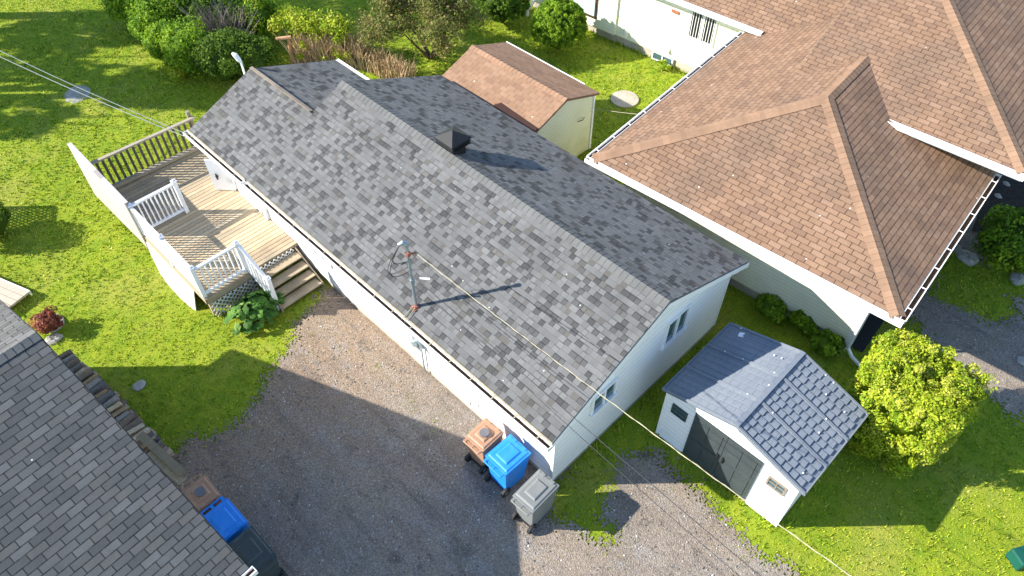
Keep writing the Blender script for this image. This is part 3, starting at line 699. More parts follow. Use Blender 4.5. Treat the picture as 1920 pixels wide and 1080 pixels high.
# walls
bwl = MB()
bwl.box(.64, .80, .76, 7.45, .32, 2.36)                       # front wall of the wing
bwl.box(.80, 8.35, 7.35, 7.45, .32, 2.36)                     # left wall
bwl.box(8.35, 8.55, 7.46, 13.1, .32, 2.66); bwl.box(8.28, 8.5, 13.1, 17, .32, 2.66)
bwl.box(6.22, 6.40, -.0, 5.3, .3, 3.38)
part('wall', bwl, M['cream_wall'], bh, local=True)
f_ = MB(); f_.box(.70, .9, .80, 7.40, -.1, .32); f_.box(.9, 8.4, 7.38, 7.42, -.1, .32); f_.box(8.40, 8.55, 7.5, 17, -.1, .32); f_.box(6.25, 6.4, 0, 7, -.1, .3)
part('foundation', f_, M['concrete'], bh, local=True)
tr = MB(); tr.box(.60, .82, .66, .758, .0, 2.36); part('corner_post', tr, M['white'], bh, local=True)
cpn = MB(); cpn.box(.84, 6.2, 1.25, 1.3, .0, 2.3); cpn.box(.84, 6.1, .30, 1.24, .030, .045); part('opening_shade', cpn, M['black_metal'], bh, local=True, label='dark panels painting the shade of the opening under the near eave')  # black panel and floor strip paint in the shade of the opening
so = MB(); so.box(.06, .63, .06, 8.1, 2.33, 2.35); so.box(.64, 6.1, .06, 1.24, 2.33, 2.35); so.box(5.12, 6.21, -.5, 2.0, 3.33, 3.36); so.box(.64, 8.3, 7.46, 8.08, 2.33, 2.35); so.box(8.0, 8.34, 8.2, 16.9, 2.61, 2.64)
part('soffit', so, M['soffit'], bh, local=True)
fc = MB(); fc.box(-.012, .012, .0, 8.15, EZ-.22, EZ-.025); fc.box(.02, 6.2, -.014, .012, EZ-.22, EZ-.025); fc.box(.02, 7.6, 8.14, 8.165, EZ-.22, EZ-.025)
fc.box(5.03, 5.055, -.56, 5.42, 3.24, 3.445); fc.box(5.06, 9, -.58, -.56, 3.24, 3.445); fc.box(7.91, 7.935, 7.6, 17, 2.52, 2.73)
part('fascia', fc, M['white'], bh, local=True)
for a, b, o_, hz in (((-.015, -.13, EZ), (-.015, 8.27, EZ), (-1, 0, 0), 0), ((-.02, 8.17, EZ), (8.0, 8.17, EZ), (0, 1, 0), 1), ((0.0, -.018, EZ), (6.2, -.018, EZ), (0, -1, 0), 1), ((5.025, -.6, 3.47), (5.025, 3.0, 3.47), (-1, 0, 0), 0), ((7.905, 7.55, 2.75), (7.905, 17, 2.75), (-1, 0, 0), 0)):
    g, s, l = MB(), MB(), MB(); gutter(g, a, b, o_, .13, .115, s if hz else None, l, .72)
    go = part('gutter', g, M['white'], bh, local=True); part('leaf_litter', l, M['debris'] if hz else M['drip'], go, local=True)
    if hz: part('strap', s, M['white'], go, local=True)
dn = MB(); dn.tube([(.30, .55, 2.30), (.50, .62, 2.15), (.56, .62, 1.9), (.56, .62, .25), (.50, .45, .10), (.32, .0, .07)], .045, 8)
part('downspout', dn, M['white'], bh, local=True)
# far wall fittings
wx = 8.35
for (a, b) in ((9.32, 9.72), (9.80, 10.20)):
    m = MB(); m.box(wx-.05, wx, a-.05, b+.05, 1.32, 1.40); m.box(wx-.05, wx, a-.05, b+.05, 2.34, 2.42); m.box(wx-.05, wx, a-.05, a, 1.40, 2.34); m.box(wx-.05, wx, b, b+.05, 1.40, 2.34)
    wo_ = part('window', m, M['white'], bh, local=True); m = MB(); m.box(wx-.012, wx, a, b, 1.40, 2.34); part('pane', m, M['black_metal'], wo_, local=True)
    m = MB()
    for k in range(4): c = a+(b-a)*(k+.5)/4; m.box(wx-.03, wx-.014, c-.008, c+.008, 1.41, 2.33)
    part('blind_slats', m, M['white'], wo_, local=True)
m = MB(); m.box(wx-.03, wx+.05, 10.60, 10.65, .02, .34); m.box(wx-.03, wx+.05, 11.42, 11.47, .02, .34); m.box(wx-.03, wx+.05, 11.02, 11.06, .02, .34); m.box(wx-.03, wx+.05, 10.65, 11.42, .30, .34); m.box(wx-.03, wx+.05, 10.65, 11.42, .02, .06)
wo_ = part('basement_window', m, M['white'], bh, local=True); m = MB(); m.box(wx+.0, wx+.049, 10.65, 11.42, .06, .30); part('pane', m, M['glass'], wo_, local=True)
m = MB(); X_ = 8.28; m.box(X_-.05, X_, 13.95, 14.02, .66, 2.1); m.box(X_-.05, X_, 14.02, 16.2, .66, .73); m.box(X_-.05, X_, 16.13, 16.2, .73, 2.1); m.box(X_-.05, X_, 13.95, 16.2, 2.1, 2.17)
wo_ = part('picture_window', m, M['debris'], bh, local=True, label='wide window with brown frame'); m = MB(); m.box(X_-.02, X_-.002, 14.02, 16.13, .73, 2.1); part('pane', m, M['glass_teal'], wo_, local=True)
m = MB(); m.box(wx-.05, wx, 10.70, 10.98, 1.98, 2.08); part('wall_vent', m, M['rust'], bh, local=True)
for (v_, z_) in ((12.62, .55), (10.86, .58), (9.35, .98)):
    m = MB(); m.hexa([(wx-.10, v_-.06, z_-.06), (wx, v_-.06, z_-.06), (wx, v_+.06, z_-.06), (wx-.10, v_+.06, z_-.06)], [(wx-.04, v_-.06, z_+.08), (wx, v_-.06, z_+.08), (wx, v_+.06, z_+.08), (wx-.04, v_+.06, z_+.08)]); part('dryer_vent', m, M['soffit'], bh, local=True)
# ------------------------------------------------------------------ small tan-roofed shed
ts = tag(empty('tan_shed', (13.5, 13.3, 0)), 'pale yellow shed with terracotta shingle roof behind the bungalow', 'shed')
m = MB(); gy0, gy1 = 11.50, 15.15; pr_ = [(12.35, .05), (14.90, .05), (14.90, 2.02), (13.58, 2.44), (12.35, 2.02)]
m.hexa([(x, gy1, z) for x, z in pr_], [(x, gy0, z) for x, z in pr_]); part('wall', m, M['tan_wall'], ts)
m = MB(); m.slab([(12.12, 11.40, 2.06), (12.12, 15.28, 2.06), (13.58, 15.28, 2.58), (13.58, 11.40, 2.58)], .07, (0, 1, 0)); m.slab([(13.58, 11.40, 2.58), (13.58, 15.28, 2.58), (15.03, 15.28, 2.08), (15.03, 11.40, 2.08)], .07, (0, 1, 0))
tro = part('roof', m, M['tab_terra'], ts); m = MB(); ridge_caps(m, (13.58, 11.4, 2.58), (13.58, 15.28, 2.58), V(-1, 0, -.35).normalized(), V(1, 0, -.34).normalized(), .15); M['cap_terra'] = capmat('terracotta_caps', (.262, .158, .10)); part('ridge_cap', m, M['cap_terra'], tro)
m = MB(); q = [un(a, b_, 2.16) for a, b_ in ((926, 199), (940, 195), (1008, 243), (1000, 252))]; m.hexa([tuple(v) for v in q][::-1], [tuple(v+np.array([0, 0, .05])) for v in q][::-1]); part('roof_shadow_strip', m, M['shadow_brown'], tro, 'dark brown strip painting a shadow on the low edge of the roof')  # dark strip painted in place of a cast shadow on this slope
m = MB(); m.box(15.035, 15.07, 12.0, 15.3, 1.97, 2.085); part('fascia', m, M['white'], ts); m = MB(); m.box(14.87, 14.94, 11.47, 11.498, .05, 2.0); m.box(14.905, 14.945, 11.50, 11.58, .05, 2.0); part('corner_trim', m, M['vinyl'], ts)
m = MB(); m.box(14.955, 15.0, 11.52, 11.59, .0, 1.98); part('downspout', m, M['vinyl'], ts)
m = MB(); m.tube([(14.2, 11.47, 1.45), (14.35, 11.40, 1.47), (14.5, 11.47, 1.44)], .012, 6); part('hook', m, M['black_metal'], ts)
# ------------------------------------------------------------------ plastic garden shed
gs = tag(empty('garden_shed', (9.5, 2.2, 0)), 'white plastic garden shed with blue grey panel roof and dark double doors', 'shed')
fx0, bx1, sy0, sy1, rzv = 8.38, 10.62, .68, 3.78, 2.36
M['shed_white'] = mat_siding('shed_wall_panels', (.80, .80, .80), .15, (.6, .58, .52), .10, .006, .5)
prf = [(sy0, .04), (sy1, .04), (sy1, 1.82), (2.22, 2.30), (sy0, 1.82)]
m = MB(); m.hexa([(bx1, y, z) for y, z in reversed(prf)], [(fx0, y, z) for y, z in reversed(prf)]); part('wall', m, M['shed_white'], gs)
b = NB('shed_roof_panels'); _, u, v = b.uv()
ru = b.math('FRACT', b.math('DIVIDE', u, .16)); rw = b.math('DIVIDE', v, .21); rvf = b.math('FRACT', rw)
p = b.obj(); n = b.noise(1.6, 4, .6, p); g2 = b.noise(30, 3, .6, p)
c = b.mix(b.mapr(n, .3, .7), (.155, .180, .218), (.195, .218, .250)); c = b.mix(b.math('MULTIPLY', b.mapr(g2, .58, .7), .3), c, (.24, .25, .26))
c = b.mix(b.math('MULTIPLY', b.math('MAXIMUM', b.math('LESS_THAN', ru, .05), b.math('LESS_THAN', rvf, .05)), .4), c, (.06, .07, .09))
b.bump(b.math('ADD', b.math('MULTIPLY', ru, .010), b.math('MULTIPLY', g2, .004)), .8, 1.0); M['shed_roof'] = b.fin(c, .62, .3)
m = MB(); fo, bo = 8.26, 10.70
m.slab([(fo, 3.86, 1.85), (bo, 3.86, 1.85), (bo, 2.20, rzv), (fo, 2.20, rzv)], .06, (1, 0, 0)); m.slab([(fo, 2.20, rzv), (bo, 2.20, rzv), (bo, .56, 1.85), (fo, .56, 1.85)], .06, (1, 0, 0))
gro = part('roof', m, M['shed_roof'], gs)
for k, x in enumerate((fo+.015, 9.06, 9.86, bo-.015)):
    m = MB(); w_ = .05 if k in (0, 3) else .07
    m.beam((x, 3.86, 1.868), (x, 2.20, rzv+.018), w_, .035); m.beam((x, 2.20, rzv+.018), (x, .56, 1.868), w_, .035)
    part('roof_rib', m, M['shed_roof'], gro)
m = MB(); m.beam((fo, 2.20, rzv+.02), (bo, 2.20, rzv+.02), .10, .035); m.beam((fo, .555, 1.84), (bo, .555, 1.84), .03, .07); m.beam((fo, 3.865, 1.84), (bo, 3.865, 1.84), .03, .07); part('ridge_trim', m, M['shed_roof'], gro)
# raised tile ribs on the sunny face: short upright bars across each panel
sl_ = (rzv-1.85)/1.64
for sgn in (-1, 1):
    for a0, a1 in ((fo+.07, 9.01), (9.12, 9.81), (9.92, bo-.05)):
        m = MB(); hh = .028 if sgn < 0 else .016
        for j in range(9):
            yc = .12+j*.168
            for h in range(4):
                xa = a0+(a1-a0)*h/4+.012; xb = a0+(a1-a0)*(h+1)/4-.012; dy = .02*((h % 2)*2-1); d0, d1 = yc+.085+dy, yc-.072+dy     # d = distance from the ridge
                lo_, hi_ = (2.20+sgn*d0, rzv-d0*sl_), (2.20+sgn*d1, rzv-d1*sl_)
                q = [(xa, lo_[0], lo_[1]), (xb, lo_[0], lo_[1]), (xb, hi_[0], hi_[1]), (xa, hi_[0], hi_[1])]; top = [(x, y, z+(hh if k < 2 else .006)) for k, (x, y, z) in enumerate(q)]; bot = [(x, y, z-.02) for x, y, z in q]
                if sgn > 0: bot.reverse(); top.reverse()
                m.hexa(bot, top)
        part1('roof_tiles', m, M['shed_roof'], gro)

m = MB()
for x in (fo+.3, 9.06, 9.5, 9.86, 10.3, bo-.05):
    for j in range(6):
        if random.random() < .6: yy = random.uniform(.7, 3.7); zz = rzv-abs(yy-2.2)*sl_; m.box(x-.012, x+.012, yy-.012, yy+.012, zz+.028, zz+.046)
part('screw', m, M['white'], gro); gro.children[-1]['kind'] = 'stuff'
for (ya, yb, hd_) in ((2.27, 3.06, 2.33), (1.47, 2.26, 2.20)):
    m = MB(); m.box(fx0-.035, fx0-.002, ya, yb, .10, 1.74)
    for za, zb_ in ((.20, .86), (.96, 1.62)): 
        m.box(fx0-.047, fx0-.035, ya+.09, (ya+yb)/2-.03, za, zb_); m.box(fx0-.047, fx0-.035, (ya+yb)/2+.03, yb-.09, za, zb_)
    do = part('door', m, M['plastic_dark'], gs); m = MB(); m.box(fx0-.075, fx0-.036, hd_-.018, hd_+.018, .80, 1.0); part('handle', m, M['black_metal'], do)
for (ya, yb) in ((3.22, 3.60), (.86, 1.27)):
    m = MB(); m.box(fx0-.030, fx0, ya, yb, 1.16, 1.20); m.box(fx0-.030, fx0, ya, yb, 1.44, 1.48); m.box(fx0-.030, fx0, ya, ya+.04, 1.20, 1.44); m.box(fx0-.030, fx0, yb-.04, yb, 1.20, 1.44); c_ = (ya+yb)/2
    m.box(fx0-.024, fx0, c_-.012, c_+.012, 1.20, 1.44); m.box(fx0-.022, fx0, ya+.04, yb-.04, 1.31, 1.33)
    wo_ = part('window', m, M['oldwood'] if ya < 2 else M['plastic_dark'], gs); m = MB(); m.box(fx0-.010, fx0-.001, ya+.04, yb-.04, 1.20, 1.44); part('pane', m, M['glass'], wo_)
m = MB(); m.box(fx0-.02, fx0-.001, 1.38, 3.14, 1.745, 1.80); m.box(fx0-.03, fx0+.06, sy0-.01, sy0+.06, .04, 1.78); m.box(fx0-.03, fx0+.06, sy1-.05, sy1+.02, .04, 1.78); m.box(fx0-.03, fx0-.002, .75, 1.42, .04, .10); m.box(fx0-.03, fx0-.002, 3.1, 3.7, .04, .10); m.box(fx0-.05, fx0-.001, 2.14, 2.28, 2.1, 2.28)
part('trim', m, M['white'], gs)
m = MB(); m.hexa([(10.42, 3.52, 1.955), (10.46, 3.40, 1.992), (10.60, 3.42, 1.986), (10.56, 3.54, 1.95)], [(10.42, 3.52, 1.962), (10.46, 3.40, 2.0), (10.60, 3.42, 1.994), (10.56, 3.54, 1.957)]); part('sticker', m, M['white'], gro, 'small white label plate')
# ------------------------------------------------------------------ garage at lower left
gg = tag(empty('garage', (.17, 6.32, 0), math.radians(4.6)), 'garage with plain grey tab shingle roof in the lower left corner', 'garage')
gyr, gzr, gyn, gyf, gx = 5.02, 4.75, 0.0, 9.65, .0; sg = .42
M['tab_light'] = M['tab_grey']
m = MB(); m.slab([(-12, gyn, gzr-sg*(gyr-gyn)), (gx, gyn, gzr-sg*(gyr-gyn)), (gx, gyr, gzr), (-12, gyr, gzr)], .09, (1, 0, 0)); m.slab([(-12, gyr, gzr), (gx, gyr, gzr), (gx, gyf, gzr-sg*(gyf-gyr)), (-12, gyf, gzr-sg*(gyf-gyr))], .09, (1, 0, 0))
gro2 = part('roof', m, M['tab_grey'], gg, local=True); m = MB(); ridge_caps(m, (gx, gyr, gzr), (-12, gyr, gzr), V(0, -1, -sg).normalized(), V(0, 1, -sg).normalized(), .15); part('ridge_cap', m, M['cap_grey'], gro2, local=True)
m = MB(); zl_ = lambda y: gzr-sg*abs(y-gyr)-.1
prf = [(gyn+.3, .0), (gyf-.3, .0), (gyf-.3, zl_(gyf-.3)), (gyr, zl_(gyr)), (gyn+.3, zl_(gyn+.3))]
m.hexa([(-.32, y, z) for y, z in prf], [(-11.9, y, z) for y, z in prf]); part('wall', m, M['cream_wall'], gg, local=True)
g, s, l = MB(), MB(), MB(); gze = gzr-sg*(gyr-gyn); gutter(g, (-12, gyn-.01, gze-.01), (gx+.06, gyn-.01, gze-.01), (0, -1, 0), .12, .11, s, l); go = part('gutter', g, M['white'], gg, local=True); part('leaf_litter', l, M['debris'], go, local=True); part('strap', s, M['white'], go, local=True)
m = MB(); m.beam((gx+.008, gyn, gze-.03), (gx+.008, gyr, gzr-.03), .015, .05); m.beam((gx+.008, gyr, gzr-.03), (gx+.008, gyf, gzr-sg*(gyf-gyr)-.03), .015, .05); part('rake_edge', m, M['black_metal'], gg, local=True)
# ------------------------------------------------------------------ wheeled bins
def lerp(a, b, t): return a+(b-a)*t
def make_bin(mat, L=.78, W=.60, H=1.06, disc=False, panel=.16):
    """local frame: +x = lid front, -x = handle side; base at origin"""
    root = empty('wheeled_bin')
    def ring(z, k, xs=0): return [(-L/2*k+xs, -W/2*k, z), (L/2*k+xs, -W/2*k, z), (L/2*k+xs, W/2*k, z), (-L/2*k+xs, W/2*k, z)]
    m = MB(); m.hexa(ring(.05, .74, -.02), ring(H-.10, .93, 0)); m.hexa(ring(H-.10, .965), ring(H-.045, .985)); body = part('body', m, mat, root, local=True, bevel=.012)
    m = MB(); T = H-.040
    m.hexa(ring(T, 1.0), ring(T+.028, .99)); m.hexa(ring(T+.028, .90, .012), ring(T+.052, .80, .012))
    a, bq = L*panel*1.6, W*.27; m.hexa([(-a, -bq, T+.052), (a, -bq, T+.052), (a, bq, T+.052), (-a, bq, T+.052)], [(-a+.03, -bq+.03, T+.082), (a-.03, -bq+.03, T+.082), (a-.03, bq-.03, T+.082), (-a+.03, bq-.03, T+.082)])
    for s in (-1, 1): m.box(L*.36, L*.47, s*W*.22-.05, s*W*.22+.05, T+.028, T+.058)
    lid = part('lid', m, mat, root, local=True, bevel=.008)
    if disc:
        m = MB(); m.tube([(0, 0, T+.08), (0, 0, T+.115)], .105, 18); part('vent_disc', m, M['vent_disc'], lid, local=True)
    m = MB(); m.tube([(-L/2-.09, -W*.40, H-.03), (-L/2-.09, W*.40, H-.03)], .018, 8)
    for s in (-1, 0, 1): m.beam((-L/2+.03, s*W*.37, H-.04), (-L/2-.09, s*W*.37, H-.03), .06, .035)
    part('handle', m, mat, root, local=True)
    for s in (-1, 1):
        m = MB(); cx = -L/2*.74-.05; m.tube([(cx, s*(W*.40-.03), .125), (cx, s*(W*.40+.03), .125)], .125, 18); wh_ = part('wheel', m, M['plastic_black'], root, local=True)
        m = MB(); m.tube([(cx, s*(W*.40+.022), .125), (cx, s*(W*.40+.04), .125)], .05, 12); part('hub', m, M['plastic_grey'], wh_, local=True)
    m = MB(); m.tube([(-L/2*.74-.05, -W*.36, .125), (-L/2*.74-.05, W*.36, .125)], .014, 6); part('axle', m, M['black_metal'], root, local=True)
    return root
def place(o, x, y, rz, label, group): o.location = (x, y, .012); o.rotation_euler = (0, 0, rz); tag(o, label, 'bin', group)
G1, G2 = 'bins at the bungalow corner', 'bins beside the garage'
b1 = make_bin(M['plastic_brown'], .64, .54, 1.0, True); place(b1, 5.24, 6.08, .03, 'sunlit brown compost bin touching the white bungalow wall', G1)
b2 = make_bin(M['plastic_blue'], .74, .63, 1.04, panel=.18); place(b2, 5.25, 5.38, -.02, 'bright blue recycling bin between the brown and grey bins', G1)
b3 = make_bin(M['plastic_grey'], .81, .55, 1.04); place(b3, 5.08, 4.42, .03, 'mid grey bin at the corner of the white bungalow', G1)
def dupbin(src, body_mat):
    o = copy_tree(src)
    return o
c1 = copy_tree(b1); place(c1, .33, 9.12, -math.pi/2, 'shaded brown compost bin beside the grey garage roof', G2)
c2 = copy_tree(b2); place(c2, .35, 8.28, -math.pi/2+.03, 'shaded blue recycling bin beside the grey garage roof', G2)
b4 = make_bin(M['plastic_dark'], .84, .62, 1.07); place(b4, .38, 7.38, math.pi/2+.02, 'dark charcoal bin nearest the garage roof corner', G2)
# ------------------------------------------------------------------ plants
def leaf_quads(P, N, size, tint, rng, asp=.55, jit=.9):
    n = len(P); N = N+rng.normal(0, jit, (n, 3)); N /= np.linalg.norm(N, axis=1)[:, None]
    A = rng.normal(0, 1, (n, 3)); A -= N*np.sum(A*N, 1)[:, None]; A /= np.linalg.norm(A, axis=1)[:, None]; B = np.cross(N, A)
    s = size*rng.uniform(.5, 1.5, (n, 1)) if np.ndim(size) == 0 else size[:, None]
    v = np.stack([P-A*s, P+B*s*asp, P+A*s, P-B*s*asp], 1).reshape(-1, 3)
    f = np.arange(n*4).reshape(n, 4); return v, f, np.repeat(tint, 4, 0)
def lobes_on(c, rad, n, lr, rng, up=-.3):
    d = rng.normal(0, 1, (n*3, 3)); d /= np.linalg.norm(d, axis=1)[:, None]; d = d[d[:, 2] > up][:n]
    return np.array(c)+d*np.array(rad)*(1-lr*.55), rng.uniform(.5, 1.45, len(d))*lr*np.mean(rad)
def pal(n, cols, rng, group=None):
    cols = np.array(cols); i = rng.integers(0, len(cols), n) if group is None else group
    return cols[i]*rng.uniform(.75, 1.25, (n, 1))
def shrub(name, label, cat, loc, rad, n, size, cols, nl=40, lr=.32, group=None, up=-.3, LR=None, zc=None, core=(.03, .035, .015), seed=0, gap=.0, shape=None):
    rng = np.random.default_rng(seed+101); root = tag(empty(name, (loc[0], loc[1], 0)), label, cat, group)
    rx, ry, rz = rad; c = np.array([0, 0, zc if zc is not None else rz*.95])
    L, R = lobes_on(c, rad, nl, lr, rng, up) if LR is None else LR
    k = rng.integers(0, len(L), n); d = rng.normal(0, 1, (n, 3)); d /= np.linalg.norm(d, axis=1)[:, None]
    rr = R[k][:, None]*rng.uniform(.55, 1.08, (n, 1))**.6; P = L[k]+d*rr
    if shape is not None: P = shape(P)
    P[:, 2] = np.maximum(P[:, 2], .03)
    out = P-c; out /= np.linalg.norm(out, axis=1)[:, None]
    N = d*.6+out*.8; lob = rng.integers(0, len(cols), len(L)); g = np.where(rng.random(n) < .55, lob[k], rng.integers(0, len(cols), n))
    v, f, t = leaf_quads(P, N, size, pal(n, cols, rng, g), rng)
    fastmesh('foliage', v, f, M['leaf'], t, root)
    # dark twiggy inside, kept well below the leaves
    m = MB(); m.cc = core
    for _ in range(9):
        a = rng.uniform(0, 6.28); e = c+np.array([math.cos(a)*rx*.65, math.sin(a)*ry*.65, rng.uniform(-.3, .7)*rz])
        if shape is not None: e = shape(e[None])[0]
        m.tube([(0, 0, 0), tuple(e*.5+np.array([0, 0, .05])), tuple(e)], [.035, .022, .008], 5)
    part('twigs', m, M['core'], root, local=True)
    # dense inner foliage mass
    mm = np.zeros((0, 3)); th = np.linspace(0, math.pi, 12); ph = np.linspace(0, 2*math.pi, 20, endpoint=False)
    T, Ph = np.meshgrid(th, ph, indexing='ij'); d = np.stack([np.sin(T)*np.cos(Ph), np.sin(T)*np.sin(Ph), np.cos(T)], -1)
    w_ = .74+.06*np.sin(Ph*3+T*4)+.05*np.cos(Ph*5-T*3)
    if LR is not None: w_ = w_*np.minimum(1.25, (np.abs(np.sin(T))**5+np.abs(np.cos(T))**5)**-.2)
    vv = (c+d*np.array(rad)*w_[..., None]).reshape(-1, 3)
    if shape is not None: vv = shape(vv)
    vv[:, 2] = np.maximum(vv[:, 2], .02); F = []
    for i in range(11):
        for j in range(20): F.append((i*20+j, (i+1)*20+j, (i+1)*20+(j+1) % 20, i*20+(j+1) % 20))
    fastmesh('inner_foliage', vv, np.array(F), M['leaf'], np.tile(np.array(cols).min(0)*.8, (len(vv), 1)), root)
    return root
YG = [(.32, .41, .020), (.42, .48, .028), (.20, .31, .015), (.46, .48, .07)]
MG = [(.17, .31, .018), (.26, .39, .022), (.11, .22, .015)]
DG = [(.07, .13, .015), (.10, .18, .018), (.14, .22, .02)]
def boxy(P):
    P = P.copy(); t = np.clip(np.abs(P[:, 2]-1.35)/1.45, 0, .97); k = (1-t**6)**.17/np.sqrt(1-t**2); k = np.minimum(k, 2.8)*(.90+.10*np.clip(P[:, 2]/2.0, 0, 1)); P[:, 0] *= k; P[:, 1] *= k; q_ = np.hypot(P[:, 0], P[:, 1]); g_ = np.where(q_ > 1.12, (1.12+(q_-1.12)*.25)/np.maximum(q_, 1e-6), 1); P[:, 0] *= g_; P[:, 1] *= g_
    P[:, 0] += .10*np.sin(P[:, 1]*2.9+P[:, 2]*1.7)+.05*np.sin(P[:, 1]*7+P[:, 2]*5); P[:, 1] += .12*np.sin(P[:, 0]*3.1+P[:, 2]*2.2); P[:, 2] += .16*np.sin(P[:, 0]*2.6+1)*np.cos(P[:, 1]*2.4); return P
def taper(P):
    P = P.copy(); f = np.clip(P[:, 2]/2.2, 0, 1); k = .45+.60*f**.8; P[:, 0] *= k; P[:, 1] *= k; return P
rq = np.random.default_rng(91); nn_ = 520; aa = rq.uniform(0, 2*math.pi, nn_); se = (np.abs(np.cos(aa))**7+np.abs(np.sin(aa))**7)**(-1/7); tp = rq.random(nn_) < .42
zz_ = np.where(tp, 2.42+rq.normal(0, .12, nn_), rq.uniform(.2, 2.35, nn_)); rr_ = np.where(tp, np.sqrt(rq.random(nn_))*.92, 1.0)*(.60+.36*np.clip(zz_/2.1, 0, 1))*(1+.05*np.sin(aa*3+zz_*2)); rr_ = np.where((~tp) & (zz_ > 2.1), rr_*.93, rr_)
LRc = (np.c_[np.cos(aa)*se*rr_*.97, np.sin(aa)*se*rr_*1.06, zz_], rq.choice([.10, .14, .20, .27], nn_, p=[.45, .35, .15, .05]))
shrub('cedar_bush', 'large boxy yellow green cedar bush beside the plastic shed', 'bush', (11.74, .14), (.90, .97, 1.30), 140000, .027, YG, 150, .20, LR=LRc, zc=1.25, seed=1)
p = un(1048, 52, .85); shrub('ball_shrub', 'clipped round green shrub by the corner of the cream house', 'shrub', (p[0], p[1]), (.98, .98, .95), 30000, .032, MG+YG[2:3], 420, .075, 'clipped round shrubs', seed=2)
p = un(942, 4, .85); shrub('ball_shrub', 'darker clipped round shrub partly cut by the top edge', 'shrub', (p[0], p[1]), (1.0, 1.0, .95), 26000, .032, DG+MG[:1], 420, .075, 'clipped round shrubs', seed=3)
HG = 'loose hedge shrubs behind the bungalow'
HL = [((262, 32), 1.0, .9, MG, 'leafy green shrub furthest along the loose hedge'), ((322, 45), 1.0, .95, MG+YG[2:3], 'spreading mid green shrub in the loose hedge'), ((385, 48), .9, .8, DG, 'dark shrub near the back of the loose hedge'),
      ((322, 100), .7, .7, MG, 'low green shrub at the lawn side of the hedge'), ((372, 118), .95, .9, MG+YG[2:3], 'bright topped cedar shrub at the front of the hedge'), ((432, 135), 1.0, .85, DG, 'dark cedar shrub close to the lamp'), ((340, 128), .5, .45, YG, 'small yellow tipped shrub at the lawn edge'),
      ((478, 132), .8, .75, DG, 'dark shrub just behind the bungalow gable'), ((452, 62), .8, .8, DG+MG[:1], 'mid green shrub behind the bare twigs'), ((497, 62), .7, .95, MG+YG[:1], 'taller shrub next to the yellow hedge'), ((296, 62), .8, .75, MG, 'rough green shrub between taller ones')]
for i, (q, rr, hh, cc, lab) in enumerate(HL):
    p = un(q[0], q[1], .3); shrub('hedge_shrub', lab, 'shrub', (p[0], p[1]), (rr, rr, hh), int(12000*rr), .042, cc, 40, .36, HG, seed=10+i)
# yellow topped hedge with bare brown stems running behind the bungalow
def stems(mb, p, q, wd, n, h0, h1, rng, cols, lean=.25):
    p, q = np.array(p), np.array(q); d = (q-p)/np.linalg.norm(q-p); s = np.array([-d[1], d[0]])
    for _ in range(n):
        b = p+(q-p)*rng.random()+s*rng.uniform(-wd, wd); h = rng.uniform(h0, h1); l = rng.normal(0, lean, 2)
        g = rng.uniform(.7, 1.3); c = cols[rng.integers(0, len(cols))]; mb.cc = tuple(x*g for x in c)
        mb.tube([(b[0], b[1], 0), (b[0]+l[0]*.4*h, b[1]+l[1]*.4*h, h*.55), (b[0]+l[0]*h, b[1]+l[1]*h, h)], [.016, .012, .005], 3, False)
rng = np.random.default_rng(5)
pa, pb = un(560, 112)[:2], un(690, 122)[:2]; pc = un(770, 160)[:2]
hb = tag(empty('bare_hedge', (pa[0], pa[1], 0)), 'straw coloured dry hedge of bare stems behind the bungalow roof', 'hedge')
m = MB(); BC = [(.46, .33, .19), (.55, .42, .26), (.36, .25, .15)]; stems(m, pa, pb, .38, 700, .6, 1.25, rng, BC); stems(m, pb, pc, .34, 520, .4, .8, rng, BC); part('stems', m, M['core'], hb)
def cloud_obj(parent, name, boxes, n, size, cols, seed, loc=(0, 0, 0)):
    rng = np.random.default_rng(seed); L = []; R = []
    for (p, q, wd, z0, z1, r, k) in boxes:
        p, q = np.array(p), np.array(q); t = rng.random(k); d = (q-p); s = np.array([-d[1], d[0]])/np.linalg.norm(d)
        xy = p+d*t[:, None]+s*rng.uniform(-wd, wd, k)[:, None]; L.append(np.c_[xy, rng.uniform(z0, z1, k)]); R.append(rng.uniform(.7, 1.3, k)*r)
    L = np.concatenate(L); R = np.concatenate(R); k = rng.integers(0, len(L), n); d = rng.normal(0, 1, (n, 3)); d /= np.linalg.norm(d, axis=1)[:, None]
    P = L[k]+d*R[k][:, None]*rng.uniform(.3, 1.05, (n, 1)); P[:, 2] = np.maximum(P[:, 2], .05)
    lob = rng.integers(0, len(cols), len(L)); g = np.where(rng.random(n) < .5, lob[k], rng.integers(0, len(cols), n))
    v, f, t = leaf_quads(P-np.array(loc), d+np.array([0, 0, .4]), size, pal(n, cols, rng, g), rng); return fastmesh(name, v, f, M['leaf'], t, parent)
l0 = tuple(hb.location)
cloud_obj(hb, 'foliage', [(un(530, 92)[:2], un(655, 116)[:2], .42, 1.05, 1.45, .28, 70), (pa, pb, .5, .2, .9, .15, 20)], 9000, .045, YG, 6, l0)
db = tag(empty('bare_shrub', tuple(un(428, 100)[:2])+(0,)), 'leafless grey twiggy shrub in the middle of the hedge', 'shrub'); m = MB()
c0 = un(405, 95)[:2]; c1_ = un(470, 100)[:2]; stems(m, c0, c1_, .45, 380, 1.2, 1.75, rng, [(.19, .16, .15), (.13, .11, .10), (.24, .21, .19)], .35); part('twigs', m, M['core'], db)
